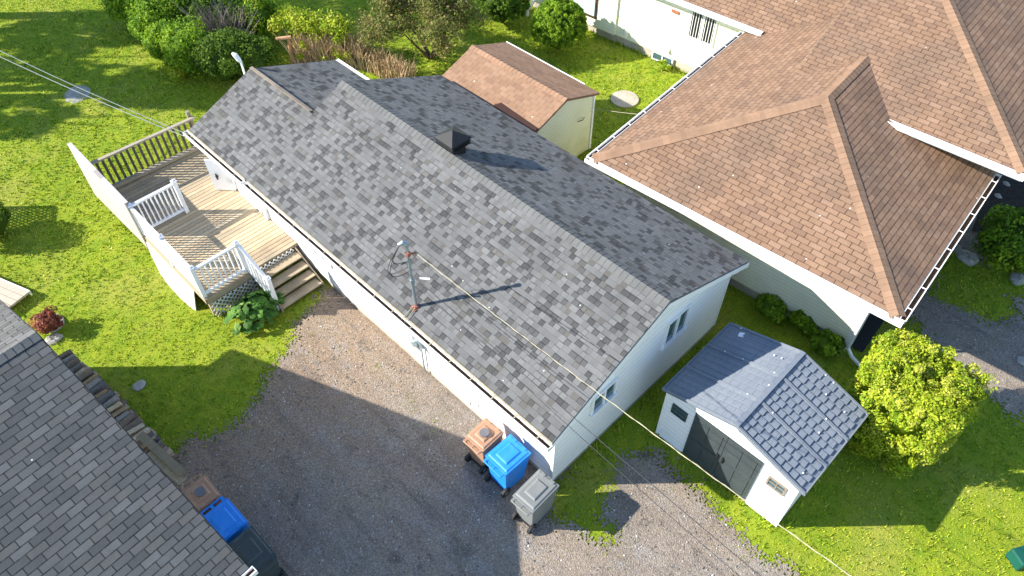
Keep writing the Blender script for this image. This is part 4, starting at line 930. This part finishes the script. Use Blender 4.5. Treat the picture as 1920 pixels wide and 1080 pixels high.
# lilac-like tree
tb = un(808, 106)[:2]; tree = tag(empty('small_tree', (tb[0], tb[1], 0)), 'small tree with several leaning trunks and thin bronze green leaves', 'tree')
m = MB(); rng = np.random.default_rng(8); tips = []
def branch(mb, p, d, L, r, depth):
    p = Vector(p); d = Vector(d).normalized(); pts = [p]; rs = [r]
    for i in range(4):
        d = (d+Vector(rng.normal(0, .16, 3))+V(0, 0, .04)).normalized(); p = p+d*L/4; pts.append(p); rs.append(r*(1-.16*(i+1)))
    g = rng.uniform(.8, 1.2); mb.cc = (.10*g, .075*g, .055*g); mb.tube(pts, rs, 6, False)
    if depth == 0: tips.extend(pts[1:]); return
    for _ in range(3):
        a = Vector(rng.normal(0, .50, 3)); branch(mb, pts[-1], (d+a).normalized(), L*.68, rs[-1]*.68, depth-1)
    branch(mb, pts[2], (d+Vector(rng.normal(0, .8, 3))).normalized(), L*.6, rs[2]*.5, depth-1)
for k in range(6):
    a = k*1.05+rng.uniform(-.3, .3); branch(m, (.12*math.cos(a), .12*math.sin(a), 0), (math.cos(a)*.42, math.sin(a)*.42, 1), 1.25, .065, 3)
part('trunk', m, M['bark'], tree, local=True)
T = np.array([tuple(t) for t in tips]); n = 30000; k = rng.integers(0, len(T), n); P = T[k]+rng.normal(0, .13, (n, 3)); keep = P[:, 2] > 1.25; P = P[keep]; n = len(P)
LC = [(.17, .20, .04), (.24, .25, .06), (.11, .15, .025), (.26, .19, .09), (.15, .15, .05)]
v, f, t = leaf_quads(P, np.tile([[0, 0, 1.]], (n, 1)), .045, pal(n, LC, rng), rng); fastmesh('crown', v, f, M['leaf'], t, tree)
# tall trees standing outside the picture whose shadows dapple the lawn
def yard_tree(label, base, H, R, n, seed):
    rg = np.random.default_rng(seed); root = tag(empty('shade_tree', (base[0], base[1], 0)), label, 'tree', 'shade trees beyond the left edge'); m = MB(); m.cc = (.14, .11, .08)
    m.tube([(0, 0, 0), (.05, 0, H*.4), (0, .08, H*.8)], [.22, .16, .05], 8)
    for k in range(9): a = k*.7; m.tube([(0, 0, H*(.3+.05*k)), (math.cos(a)*R*.5, math.sin(a)*R*.5, H*(.42+.05*k)), (math.cos(a)*R*.85, math.sin(a)*R*.85, H*(.5+.05*k))], [.07, .045, .015], 5)
    part('trunk', m, M['bark'], root, local=True)
    L, Rr = lobes_on((0, 0, H*.68), (R, R, R*.95), 46, .26, rg, -.8); k = rg.integers(0, len(L), n); d = rg.normal(0, 1, (n, 3)); d /= np.linalg.norm(d, axis=1)[:, None]
    P = L[k]+d*Rr[k][:, None]*rg.uniform(.2, 1.05, (n, 1)); v, f, t = leaf_quads(P, d, .09, pal(n, MG, rg), rg); fastmesh('crown', v, f, M['leaf'], t, root)
SH = [((140, 55), 10, 1.35), ((50, 110), 10, 1.4), ((300, 165), 10, 1.25), ((200, 150), 10, 1.0), ((20, 222), 10, 1.1), ((650, 25), 13, 2.0), ((400, 178), 10, .9), ((250, 58), 10, 1.1), ((780, 20), 16, 1.6)]
names = ['broad tree casting the widest lawn shadow', 'round tree casting the middle lawn shadow', 'tree casting the shadow at the left edge', 'slim tree casting shadow towards the house', 'tall tree shading the lawn behind the hedge', 'tall tree shading the back lawn near the small tree', 'thin tree behind the hedge shadow', 'small tree casting a patchy shadow', 'smallest tree at the far left corner']
for i, ((a, b_), h, R) in enumerate(SH):
    s_ = un(a, b_)[:2]; hz = h*.68; yard_tree(names[i], (s_[0]-1.246*hz, s_[1]+1.203*hz), h, R, 5200, 40+i)
# rhubarb
def big_leaves(parent, centre, n, spread, size, cols, seed, zmax=.65):
    rg = np.random.default_rng(seed); VV = []; FF = []; TT = []; st = MB()
    for i in range(n):
        a = rg.uniform(0, 6.28); r = spread*math.sqrt(rg.random()); x, y = r*math.cos(a)*1.15, r*math.sin(a)*.85; z = zmax*(1-.55*(r/spread)**2)*rg.uniform(.75, 1.1); s = size*rg.uniform(.6, 1.2)
        out = np.array([math.cos(a), math.sin(a), 0]); nrm = np.array([math.cos(a)*.55, math.sin(a)*.55, .8])+rg.normal(0, .22, 3); nrm /= np.linalg.norm(nrm)
        u_ = out-nrm*np.dot(out, nrm); u_ /= np.linalg.norm(u_); w_ = np.cross(nrm, u_); base = len(VV); col = np.array(cols[rg.integers(0, len(cols))])*rg.uniform(.8, 1.2)
        K, J = 14, 4; VV.append(np.array([x, y, z])); TT.append(col*1.1)
        for j in range(1, J+1):
            for k in range(K):
                t = 2*math.pi*k/K; rad = s*(j/J)*(1+.18*math.cos(t)-.10*(abs(t-math.pi) < .5)+.07*math.sin(5*t+i)); h = .17*s*math.cos(5*t+i)*(j/J)**1.5-.22*s*(j/J)**2+rg.normal(0, .06)*s
                VV.append(np.array([x, y, z])+u_*rad*math.cos(t)+w_*rad*math.sin(t)*.85+nrm*h); TT.append(col)
        for k in range(K): FF.append((base, base+1+k, base+1+(k+1) % K, base+1+(k+1) % K))
        for j in range(J-1):
            for k in range(K): FF.append((base+1+j*K+k, base+1+(j+1)*K+k, base+1+(j+1)*K+(k+1) % K, base+1+j*K+(k+1) % K))
        st.cc = (.25, .12, .06); st.tube([(x*.25, y*.25, 0), (x*.7, y*.7, z*.6), (x, y, z)], [.014, .012, .009], 5, False)
    me = bpy.data.meshes.new('leaves'); me.from_pydata([tuple(v) for v in VV], [], [tuple(dict.fromkeys(f)) for f in FF])
    ca = me.color_attributes.new('tint', 'FLOAT_COLOR', 'POINT'); ca.data.foreach_set('color', np.c_[np.array(TT), np.ones(len(TT))].astype(np.float32).ravel()); me.materials.append(M['leaf'])
    me.polygons.foreach_set('use_smooth', [True]*len(me.polygons)); o = bpy.data.objects.new('leaves', me); C.objects.link(o); o.parent = parent; part('stalks', st, M['core'], parent, local=True)
rh = tag(empty('rhubarb', (3.90, 13.08, 0)), 'big leaved rhubarb plant growing against the deck lattice', 'plant'); big_leaves(rh, None, 130, .64, .120, [(.08, .20, .03), (.12, .26, .04), (.06, .15, .025), (.18, .30, .07)], 3)
shrub('red_shrub', 'small wine red leafed shrub beside a pale stone', 'shrub', (-.02, 16.35), (.34, .34, .32), 1500, .035, [(.30, .09, .06), (.38, .14, .09), (.20, .06, .045)], 14, .4, seed=30)
p = un(5, 440); shrub('flower_bush', 'white flowering bush cut by the left edge of the picture', 'bush', (p[0]-.15, p[1]), (.65, .65, .62), 5200, .04, DG, 30, .3, seed=31)
fb = C.objects[-1].parent if False else None
m = MB(); rg = np.random.default_rng(2); m.cc = (.75, .75, .68)
root_ = [o for o in C.objects if o.name.startswith('flower_bush')][0]
for k in range(26):
    a, e = rg.uniform(0, 6.28), rg.uniform(.35, 1.4); q = V(math.cos(a)*math.cos(e)*.68, math.sin(a)*math.cos(e)*.68, .6+.62*math.sin(e)); s_ = rg.uniform(.03, .06)
    for j in range(6): b_ = j*1.05; m.poly([q, q+V(math.cos(b_)*s_, math.sin(b_)*s_, .02), q+V(math.cos(b_+.5)*s_*1.2, math.sin(b_+.5)*s_*1.2, .03), q+V(math.cos(b_+1)*s_, math.sin(b_+1)*s_, .02)])
part('blossoms', m, M['leaf'], root_, local=True)
shrub('roadside_bush', 'dark green bush growing by the shaded gravel lane', 'bush', (19.3, .35), (1.0, .95, .75), 9000, .05, MG+DG[:1], 40, .3, seed=32)
for i, (q, r_, lab) in enumerate((((1505, 610), .40, 'low green weeds in the gap between the buildings'), ((1440, 590), .38, 'leafy weeds close to the bungalow back corner'), ((1590, 800), .55, 'dark green shrub in shade between shed and cedar'), ((1545, 655), .35, 'small weeds behind the plastic shed'))):
    p = un(*q); shrub('low_shrub', lab, 'shrub', (p[0], p[1]), (r_, r_, r_*.7), 2600, .05, MG, 18, .35, 'low shrubs between the buildings', seed=50+i)
shrub('wall_weed', 'small bright weed by the basement window', 'plant', tuple(un(1244, 132)[:2]), (.18, .22, .18), 350, .05, YG, 8, .4, seed=60)
# ------------------------------------------------------------------ stones, covers, platform, lattice, firewood
def rock(label, loc, r, flat=.5, seed=0, mat='stone', name='stone', cat='stone', group=None):
    rg = np.random.default_rng(seed); m = MB(); th = np.linspace(0, math.pi, 8); K = 11; P = []
    for i, t in enumerate(th):
        for k in range(K): a = 2*math.pi*k/K; rr = r*(1+rg.normal(0, .09)); P.append((rr*math.sin(t)*math.cos(a)*1.25, rr*math.sin(t)*math.sin(a), rr*math.cos(t)*flat))
    for i in range(7):
        for k in range(K): m.poly([P[i*K+k], P[(i+1)*K+k], P[(i+1)*K+(k+1) % K], P[i*K+(k+1) % K]])
    o = m.build(name, M[mat], None, smooth=False); o.location = (loc[0], loc[1], r*flat*.25); o.rotation_euler = (0, 0, rg.uniform(0, 3)); tag(o, label, cat, group); return o
rock('pale stone beside the red shrub', (.12, 16.5), .22, .5, 1); rock('pinkish stone in front of the red shrub', (-.12, 16.05), .17, .5, 2)
rock('flat pale stone slab lying in the shaded upper lawn', un(146, 176)[:2], .42, .05, 3); rock('long dark rock at the edge of the gravel lane', un(1812, 483)[:2], .26, .4, 4); rock('small pale rock at the tip of the grass patch', un(1793, 466)[:2], .14, .5, 5)
rock('light grey rock at the right edge of the picture', un(1908, 524)[:2], .20, .4, 6); rock('upper round pale stone under the right eave', un(1886, 346)[:2], .12, .4, 7); rock('lower round pale stone under the right eave', un(1871, 369)[:2], .12, .4, 8)
rock('small pale stone in the shaded lawn beside the garage', un(262, 723)[:2], .14, .3, 9); rock('bright pale rock by the cedar at the right edge', un(1919, 678)[:2], .14, .5, 10)
mc = un(1171, 187); m = MB(); m.tube([(mc[0], mc[1], 0), (mc[0], mc[1], .05)], .47, 28); tag(m.build('well_cover', M['concrete']), 'round concrete cover set in the lawn by the tan shed', 'cover')
pa_ = un(54, 547, .22)[:2]; pb_ = un(0, 524, .22)[:2]; pc_ = un(20, 573, .22)[:2]; e1 = (pb_-pa_)/np.linalg.norm(pb_-pa_)*2.2; e2 = (pc_-pa_)/np.linalg.norm(pc_-pa_)*1.6
pf = tag(empty('wooden_platform', (pa_[0], pa_[1], 0)), 'low plank platform with white edge at the left of the lawn', 'platform'); m = MB()
for k in range(9):
    a, b_ = k/9, (k+.94)/9; g = random.uniform(.85, 1.1); m.cc = (g, g, g); q = [pa_+e2*a, pa_+e2*b_, pa_+e2*b_+e1, pa_+e2*a+e1]; m.hexa([(x, y, .16) for x, y in reversed(q)][::-1], [(x, y, .22) for x, y in q])
M['palewood'] = mat_wood('pale_platform_boards', (.36, .31, .25), (.43, .37, .30), (.26, .22, .18)); part('boards', m, M['palewood'], pf)
m = MB(); u1 = e1/np.linalg.norm(e1); u2 = e2/np.linalg.norm(e2); m.beam(tuple(pa_-u2*.02)+(.15,), tuple(pa_-u2*.02+e1)+(.15,), .03, .17); part('edge_board', m, M['vinyl'], pf)
# lattice screen just outside the left edge (its shadow falls on the lawn)
h_ = 1.7; off = np.array([-1.246, 1.203])*h_; S1 = un(103, 388)[:2]+off; S2 = un(100, 433)[:2]+off; ls = tag(empty('lattice_screen', (S1[0], S1[1], 0)), 'white lattice garden screen just beyond the left edge', 'screen')
ex = V(S2[0]-S1[0], S2[1]-S1[1], 0); W_ = ex.length; ex.normalize(); m = MB(); lattice(m, (S1[0], S1[1], .1), ex, (0, 0, 1), W_, h_-.15, .12, .045); part('lattice_panel', m, M['vinyl'], ls)
m = MB(); m.beam((S1[0], S1[1], h_), (S2[0], S2[1], h_), .06, .06); m.beam((S1[0], S1[1], 0), (S1[0], S1[1], h_), .08, .08, up=(1, 0, 0)); m.beam((S2[0], S2[1], 0), (S2[0], S2[1], h_), .08, .08, up=(1, 0, 0)); part('screen_frame', m, M['vinyl'], ls)
# firewood
FW = 'firewood stacked along the garage wall'; rg = np.random.default_rng(21); protos = []
def gw(x, y, z): c, s = math.cos(math.radians(4.6)), math.sin(math.radians(4.6)); return (.17+x*c-y*s, 6.32+x*s+y*c, z)
wc = [(.30, .21, .13), (.42, .33, .22), (.17, .13, .10), (.24, .22, .20), (.44, .36, .26), (.13, .12, .12)]
for k in range(7):
    m = MB(); n = 3+k % 4; L = .40+.03*(k % 3); pts = []; c = wc[k % 6]
    for j in range(n): a = 2*math.pi*j/n+rg.uniform(-.3, .3); r = .085*rg.uniform(.75, 1.15); pts.append((r*math.cos(a), r*math.sin(a)))
    A = [(-L/2, y, z) for y, z in pts]; B = [(L/2, y, z) for y, z in pts]; m.cc = c
    for j in range(n): l = (j+1) % n; m.poly([A[j], B[j], B[l], A[l]])
    m.cc = tuple(min(.8, x*1.5) for x in c); m.poly(B); m.poly(A[::-1]); protos.append(m.build('firewood_log', M['log'], None, bevel=0))
first = True; cnt = 0
for row in range(8):
    yy = 4.55 if row < 5 else 4.75
    while yy < 7.9:
        k = rg.integers(0, 7); src = protos[k]
        if src.get('category') is None: o = src
        else: o = src.copy(); C.objects.link(o)
        x_, y_, z_ = gw(.16+rg.uniform(-.05, .05)+(.20 if row < 4 else .12), yy, .09+row*.15+rg.uniform(-.015, .015)); o.location = (x_, y_, z_); o.rotation_euler = (rg.uniform(0, 6.28), rg.normal(0, .05), math.radians(4.6)+rg.normal(0, .07))
        tag(o, 'split firewood log in the stack along the garage wall', 'log', FW); yy += rg.uniform(.14, .19)*1.02; cnt += 1
for (a, b_, lab) in (((262, 814, 1.22), (343, 888, 1.10), 'grey weathered plank lying along the firewood stack'), ((278, 850, 1.12), (344, 904, 1.0), 'brown plank nearest the garage at the end of the firewood stack')):
    m = MB(); g = .9 if 'grey' in lab else 1.35; m.cc = (g, g*.97, g*.86); m.beam(tuple(un(*a)), tuple(un(*b_)), .17, .05); tag(m.build('plank', M['oldwood']), lab, 'plank', 'old planks at the end of the firewood stack')
m = MB(); p = un(1912, 1046); m.beam((p[0]-.25, p[1]+.1, .16), (p[0]+.5, p[1]-.35, .16), .36, .32); M['green_box'] = plain('green_box_paint', (.005, .075, .055), .5, .4); tag(m.build('utility_box', M['green_box'], None, bevel=.03), 'dark green box cut by the right edge on the front lawn', 'box')
p = un(548, 118); m = MB(); m.tube([(p[0], p[1], 0), (p[0]+.05, p[1]-.05, .95)], [.07, .06], 8); m.tube([(p[0]-.28, p[1]+.20, .98), (p[0]+.14, p[1]-.12, 1.0)], [.06, .07], 8); M['rawwood'] = plain('raw_orange_wood', (.50, .30, .17), .8, .2, var=.2); tag(m.build('wooden_perch', M['rawwood']), 'short orange brown wooden post with a crosspiece in the dry hedge', 'post')
# entry stair rail by the far house corner
p = un(989, 30); q = un(1004, 2); er = tag(empty('stair_rail', (p[0], p[1], 0)), 'white metal stair rail between the two round shrubs', 'railing'); m = MB(); d2 = np.array([.15, 1.0]); m.box(p[0]-.04, p[0]+.04, p[1]-.04, p[1]+.04, 0, 1.1); part('post', m, M['vinyl'], er)
m = MB(); m.beam((p[0], p[1], 1.05), (p[0]+1.2, p[1]+.1, 1.75), .06, .05); m.beam((p[0], p[1], .2), (p[0]+1.2, p[1]+.1, .9), .05, .05); part('rail', m, M['vinyl'], er)
m = MB()
for k in range(1, 9): m.beam((p[0]+k*.14, p[1]+k*.012, .2+k*.082), (p[0]+k*.14, p[1]+k*.012, 1.05+k*.082), .025, .025, up=(1, 0, 0))
part('balusters', m, M['vinyl'], er)
# ------------------------------------------------------------------ cables
def cable(name, p, q, sag, r, mat, label, n=28, twist=0, group=None):
    pts = arc(p, q, sag, n); m = MB(); m.tube(pts, r, 6)
    if twist:
        p2 = [v+V(math.cos(i*1.9)*r*1.6, math.sin(i*1.9)*r*1.0, math.cos(i*1.9)*r*1.6) for i, v in enumerate(pts)]; m.tube(p2, r*.8, 5)
    return tag(m.build(name, M[mat]), label, 'cable', group)
e = un(1640, 1112, 5.3); cable('service_cable', (5.92, 8.64, 4.13), tuple(e), .12, .0055, 'cable_light', 'pale twisted cable running from the mast top over the driveway', 60, 1)
e = un(1440, 1092, 4.6); cable('phone_cable', (5.86, 8.66, 3.42), tuple(e), .10, .007, 'cable_dark', 'thin dark cable from the middle of the mast, the upper one of two', 40, 0, 'thin dark cables')
e = un(1400, 1092, 4.5); cable('phone_cable', (5.84, 8.64, 3.30), tuple(e), .16, .006, 'cable_dark', 'thin dark cable from the middle of the mast, the lower one of two', 40, 0, 'thin dark cables')
m = MB(); m.tube([(5.90, 8.60, 3.43), (6.02, 8.42, 3.45)], .022, 8); tag(m.build('cable_insulator', M['vinyl']), 'white insulator on the thin cable near the mast', 'insulator')
a = un(-60, 66, 5.0); b_ = un(-60, 78, 4.9)
cable('overhead_wire', (5.44, 17.86, 2.30), tuple(a), .10, .011, 'wire_cream', 'cream wire over the lawn, the upper of the parallel pair', 30, 0, 'parallel cream wires'); cable('overhead_wire', (5.44, 17.55, 2.28), tuple(b_), .10, .011, 'wire_cream', 'cream wire over the lawn, the lower of the parallel pair', 30, 0, 'parallel cream wires')
e = un(1206, 215, 2.4); cable('clothes_line', (14.93, 11.46, 1.55), tuple(e), .02, .007, 'cable_light', 'thin line from the tan shed wall to the brown roof gutter')
# ------------------------------------------------------------------ grass
rg = np.random.default_rng(77)
FOOT = [[(5.75, 4.55), (11.75, 4.55), (11.75, 15.1), (10.05, 17.8), (5.75, 17.8)], [(12.3, 11.45), (14.95, 11.45), (14.95, 15.2), (12.3, 15.2)], [(8.35, .65), (10.65, .65), (10.65, 3.8), (8.35, 3.8)], [(3.1, 13.85), (5.8, 13.85), (5.8, 19.4), (3.1, 19.4)], [gw(-12, .3, 0)[:2], gw(-.32, .3, 0)[:2], gw(-.32, 8.8, 0)[:2], gw(-12, 8.8, 0)[:2]]]
def bw_(u, v): c, s = math.cos(BTH), math.sin(BTH); return (12.88+u*c-v*s, 1.22+u*s+v*c)
FOOT.append([bw_(.75, .8), bw_(6.3, .8), bw_(13, .0), bw_(13, 17), bw_(8.4, 17), bw_(8.4, 7.4), bw_(.75, 7.4)])
VIEW = pxpoly([(-40, 1140), (-60, -40), (1980, -40), (1980, 1140)])
WEEDS = [((620, 603), .45), ((650, 665), .3), ((700, 690), .25), ((770, 762), .45), ((808, 800), .4), ((835, 785), .3), ((1140, 1030), .5), ((1110, 1000), .3), ((1180, 1010), .25), ((880, 845), .2), ((590, 590), .3), ((560, 640), .3), ((1240, 850), .3), ((600, 560), .35), ((575, 620), .4), ((545, 660), .45), ((500, 715), .4), ((460, 800), .4), ((400, 830), .35), ((1290, 925), .3), ((1345, 985), .3), ((1430, 1050), .35), ((1090, 1025), .35)]
def nearedge(x, y):
    o = np.zeros(len(x), bool)
    for a in range(8):
        dd, pp = masks(x+.42*math.cos(a*.785), y+.42*math.sin(a*.785)); o |= ~(dd | pp)
    for F in FOOT: o &= ~inpoly(x-.15, y, F)
    return o
def grass(n, dens_keep, seed, hs, wd, far):
    rg = np.random.default_rng(seed); xs = np.array([p[0] for p in VIEW]); ys = np.array([p[1] for p in VIEW])
    x = rg.uniform(xs.min(), xs.max(), n); y = rg.uniform(ys.min(), ys.max(), n); m = inpoly(x, y, VIEW); D = np.hypot(x, y)
    m &= (D < far[1]) & (D >= far[0]); x, y = x[m], y[m]
    d, p = masks(x, y); m = ~(d | p)
    wd_ = np.zeros(len(x), bool)
    for q, r in WEEDS: c = un(*q); wd_ |= (np.hypot(x-c[0], y-c[1]) < r*(.5+.8*rg.random(len(x))**2)) & (rg.random(len(x)) < .55)
    edge = (d | p) & (rg.random(len(x)) < .22*np.clip(nz(x, y, 2.0, 31)+.35, 0, 1)) & nearedge(x, y)
    m |= wd_ | edge
    for F in FOOT: m &= ~inpoly(x, y, F)
    return x[m], y[m], rg
def build_grass(name, n, far, seed, hs, wd, blades, label):
    x, y, rg = grass(n, 1, seed, hs, wd, far); k = len(x)
    X = np.repeat(x, blades)+rg.normal(0, .022, k*blades); Y = np.repeat(y, blades)+rg.normal(0, .022, k*blades); N = len(X)
    pn = nz(X, Y, .9, 21)*.7+nz(X, Y, 7.0, 23)*.8+nz(X, Y, 17.0, 24)*.5; p2 = nz(X, Y, 4.0, 22); nf_ = np.zeros(N, bool)
    for F in FOOT:
        for sx, sy in ((.16, 0), (-.16, 0), (0, .16), (0, -.16)): nf_ |= inpoly(X+sx, Y+sy, F)
    h = hs*rg.uniform(.45, 1.3, N)*(1+.35*p2)*np.where(nf_, 2.6, 1)*np.where(rg.random(N) < .02, 2.2, 1); a = rg.uniform(0, 6.28, N); ln = rg.uniform(.2, 1.1, N)
    dx, dy = np.cos(a), np.sin(a); w_ = wd*rg.uniform(.6, 1.3, N)
    v = np.zeros((N, 3, 3)); v[:, 0] = np.c_[X-dy*w_, Y+dx*w_, np.zeros(N)]; v[:, 1] = np.c_[X+dy*w_, Y-dx*w_, np.zeros(N)]; v[:, 2] = np.c_[X+dx*ln*h, Y+dy*ln*h, h]
    A = np.array([.45, .50, .030]); B = np.array([.25, .38, .016]); Cc = np.array([.52, .48, .14]); t = 1/(1+np.exp(-(pn*2.2+rg.normal(0, .7, N)))); col = A*(t[:, None])+B*(1-t[:, None])
    dry = (rg.random(N) < .07+.10*(p2 > .5)); col[dry] = Cc; dk = rg.random(N) < .16; col[dk] = np.array([.09, .20, .014]); col *= rg.uniform(.62, 1.38, (N, 1))
    o = fastmesh(name, v.reshape(-1, 3), np.arange(N*3).reshape(N, 3), M['grassblade'], np.repeat(col, 3, 0)); tag(o, label, 'grass', None, 'stuff')
build_grass('grass', 210000, (0, 17), 1, .038, .012, 4, 'short bright green grass on the near lawns'); build_grass('grass', 190000, (17, 46), 2, .05, .017, 3, 'short green grass on the far lawns')
# loose pebbles on the gravel
n = 60000; x = rg.uniform(-1, 24, n); y = rg.uniform(-8, 14, n); d, p = masks(x, y); m = (d | p)
for F in FOOT: m &= ~inpoly(x, y, F)
x, y = x[m], y[m]; x, y = x[:15000], y[:15000]; N = len(x); r = .007+.016*rg.random(N)**3; a = rg.uniform(0, 6.28, N)
off_ = np.array([(1, 0, 0), (0, 1, 0), (-1, 0, 0), (0, -1, 0), (0, 0, .8)]); ca, sa = np.cos(a), np.sin(a)
vv = np.zeros((N, 5, 3))
for i, (ox, oy, oz) in enumerate(off_): vv[:, i] = np.c_[x+r*(ox*ca-oy*sa)*1.2, y+r*(ox*sa+oy*ca), .022+r*oz]
ff = (np.arange(N)[:, None, None]*5+np.array([(0, 1, 4), (1, 2, 4), (2, 3, 4), (3, 0, 4)])[None]).reshape(-1, 3)
tc = np.repeat(rg.choice([.10, .18, .28, .40, .60], N, p=[.3, .3, .2, .12, .08])[:, None]*np.array([[1, .97, .93]]), 5, 0)
tag(fastmesh('pebbles', vv.reshape(-1, 3), ff, M['pebble'], tc), 'loose pebbles scattered over the gravel', 'pebbles', None, 'stuff')
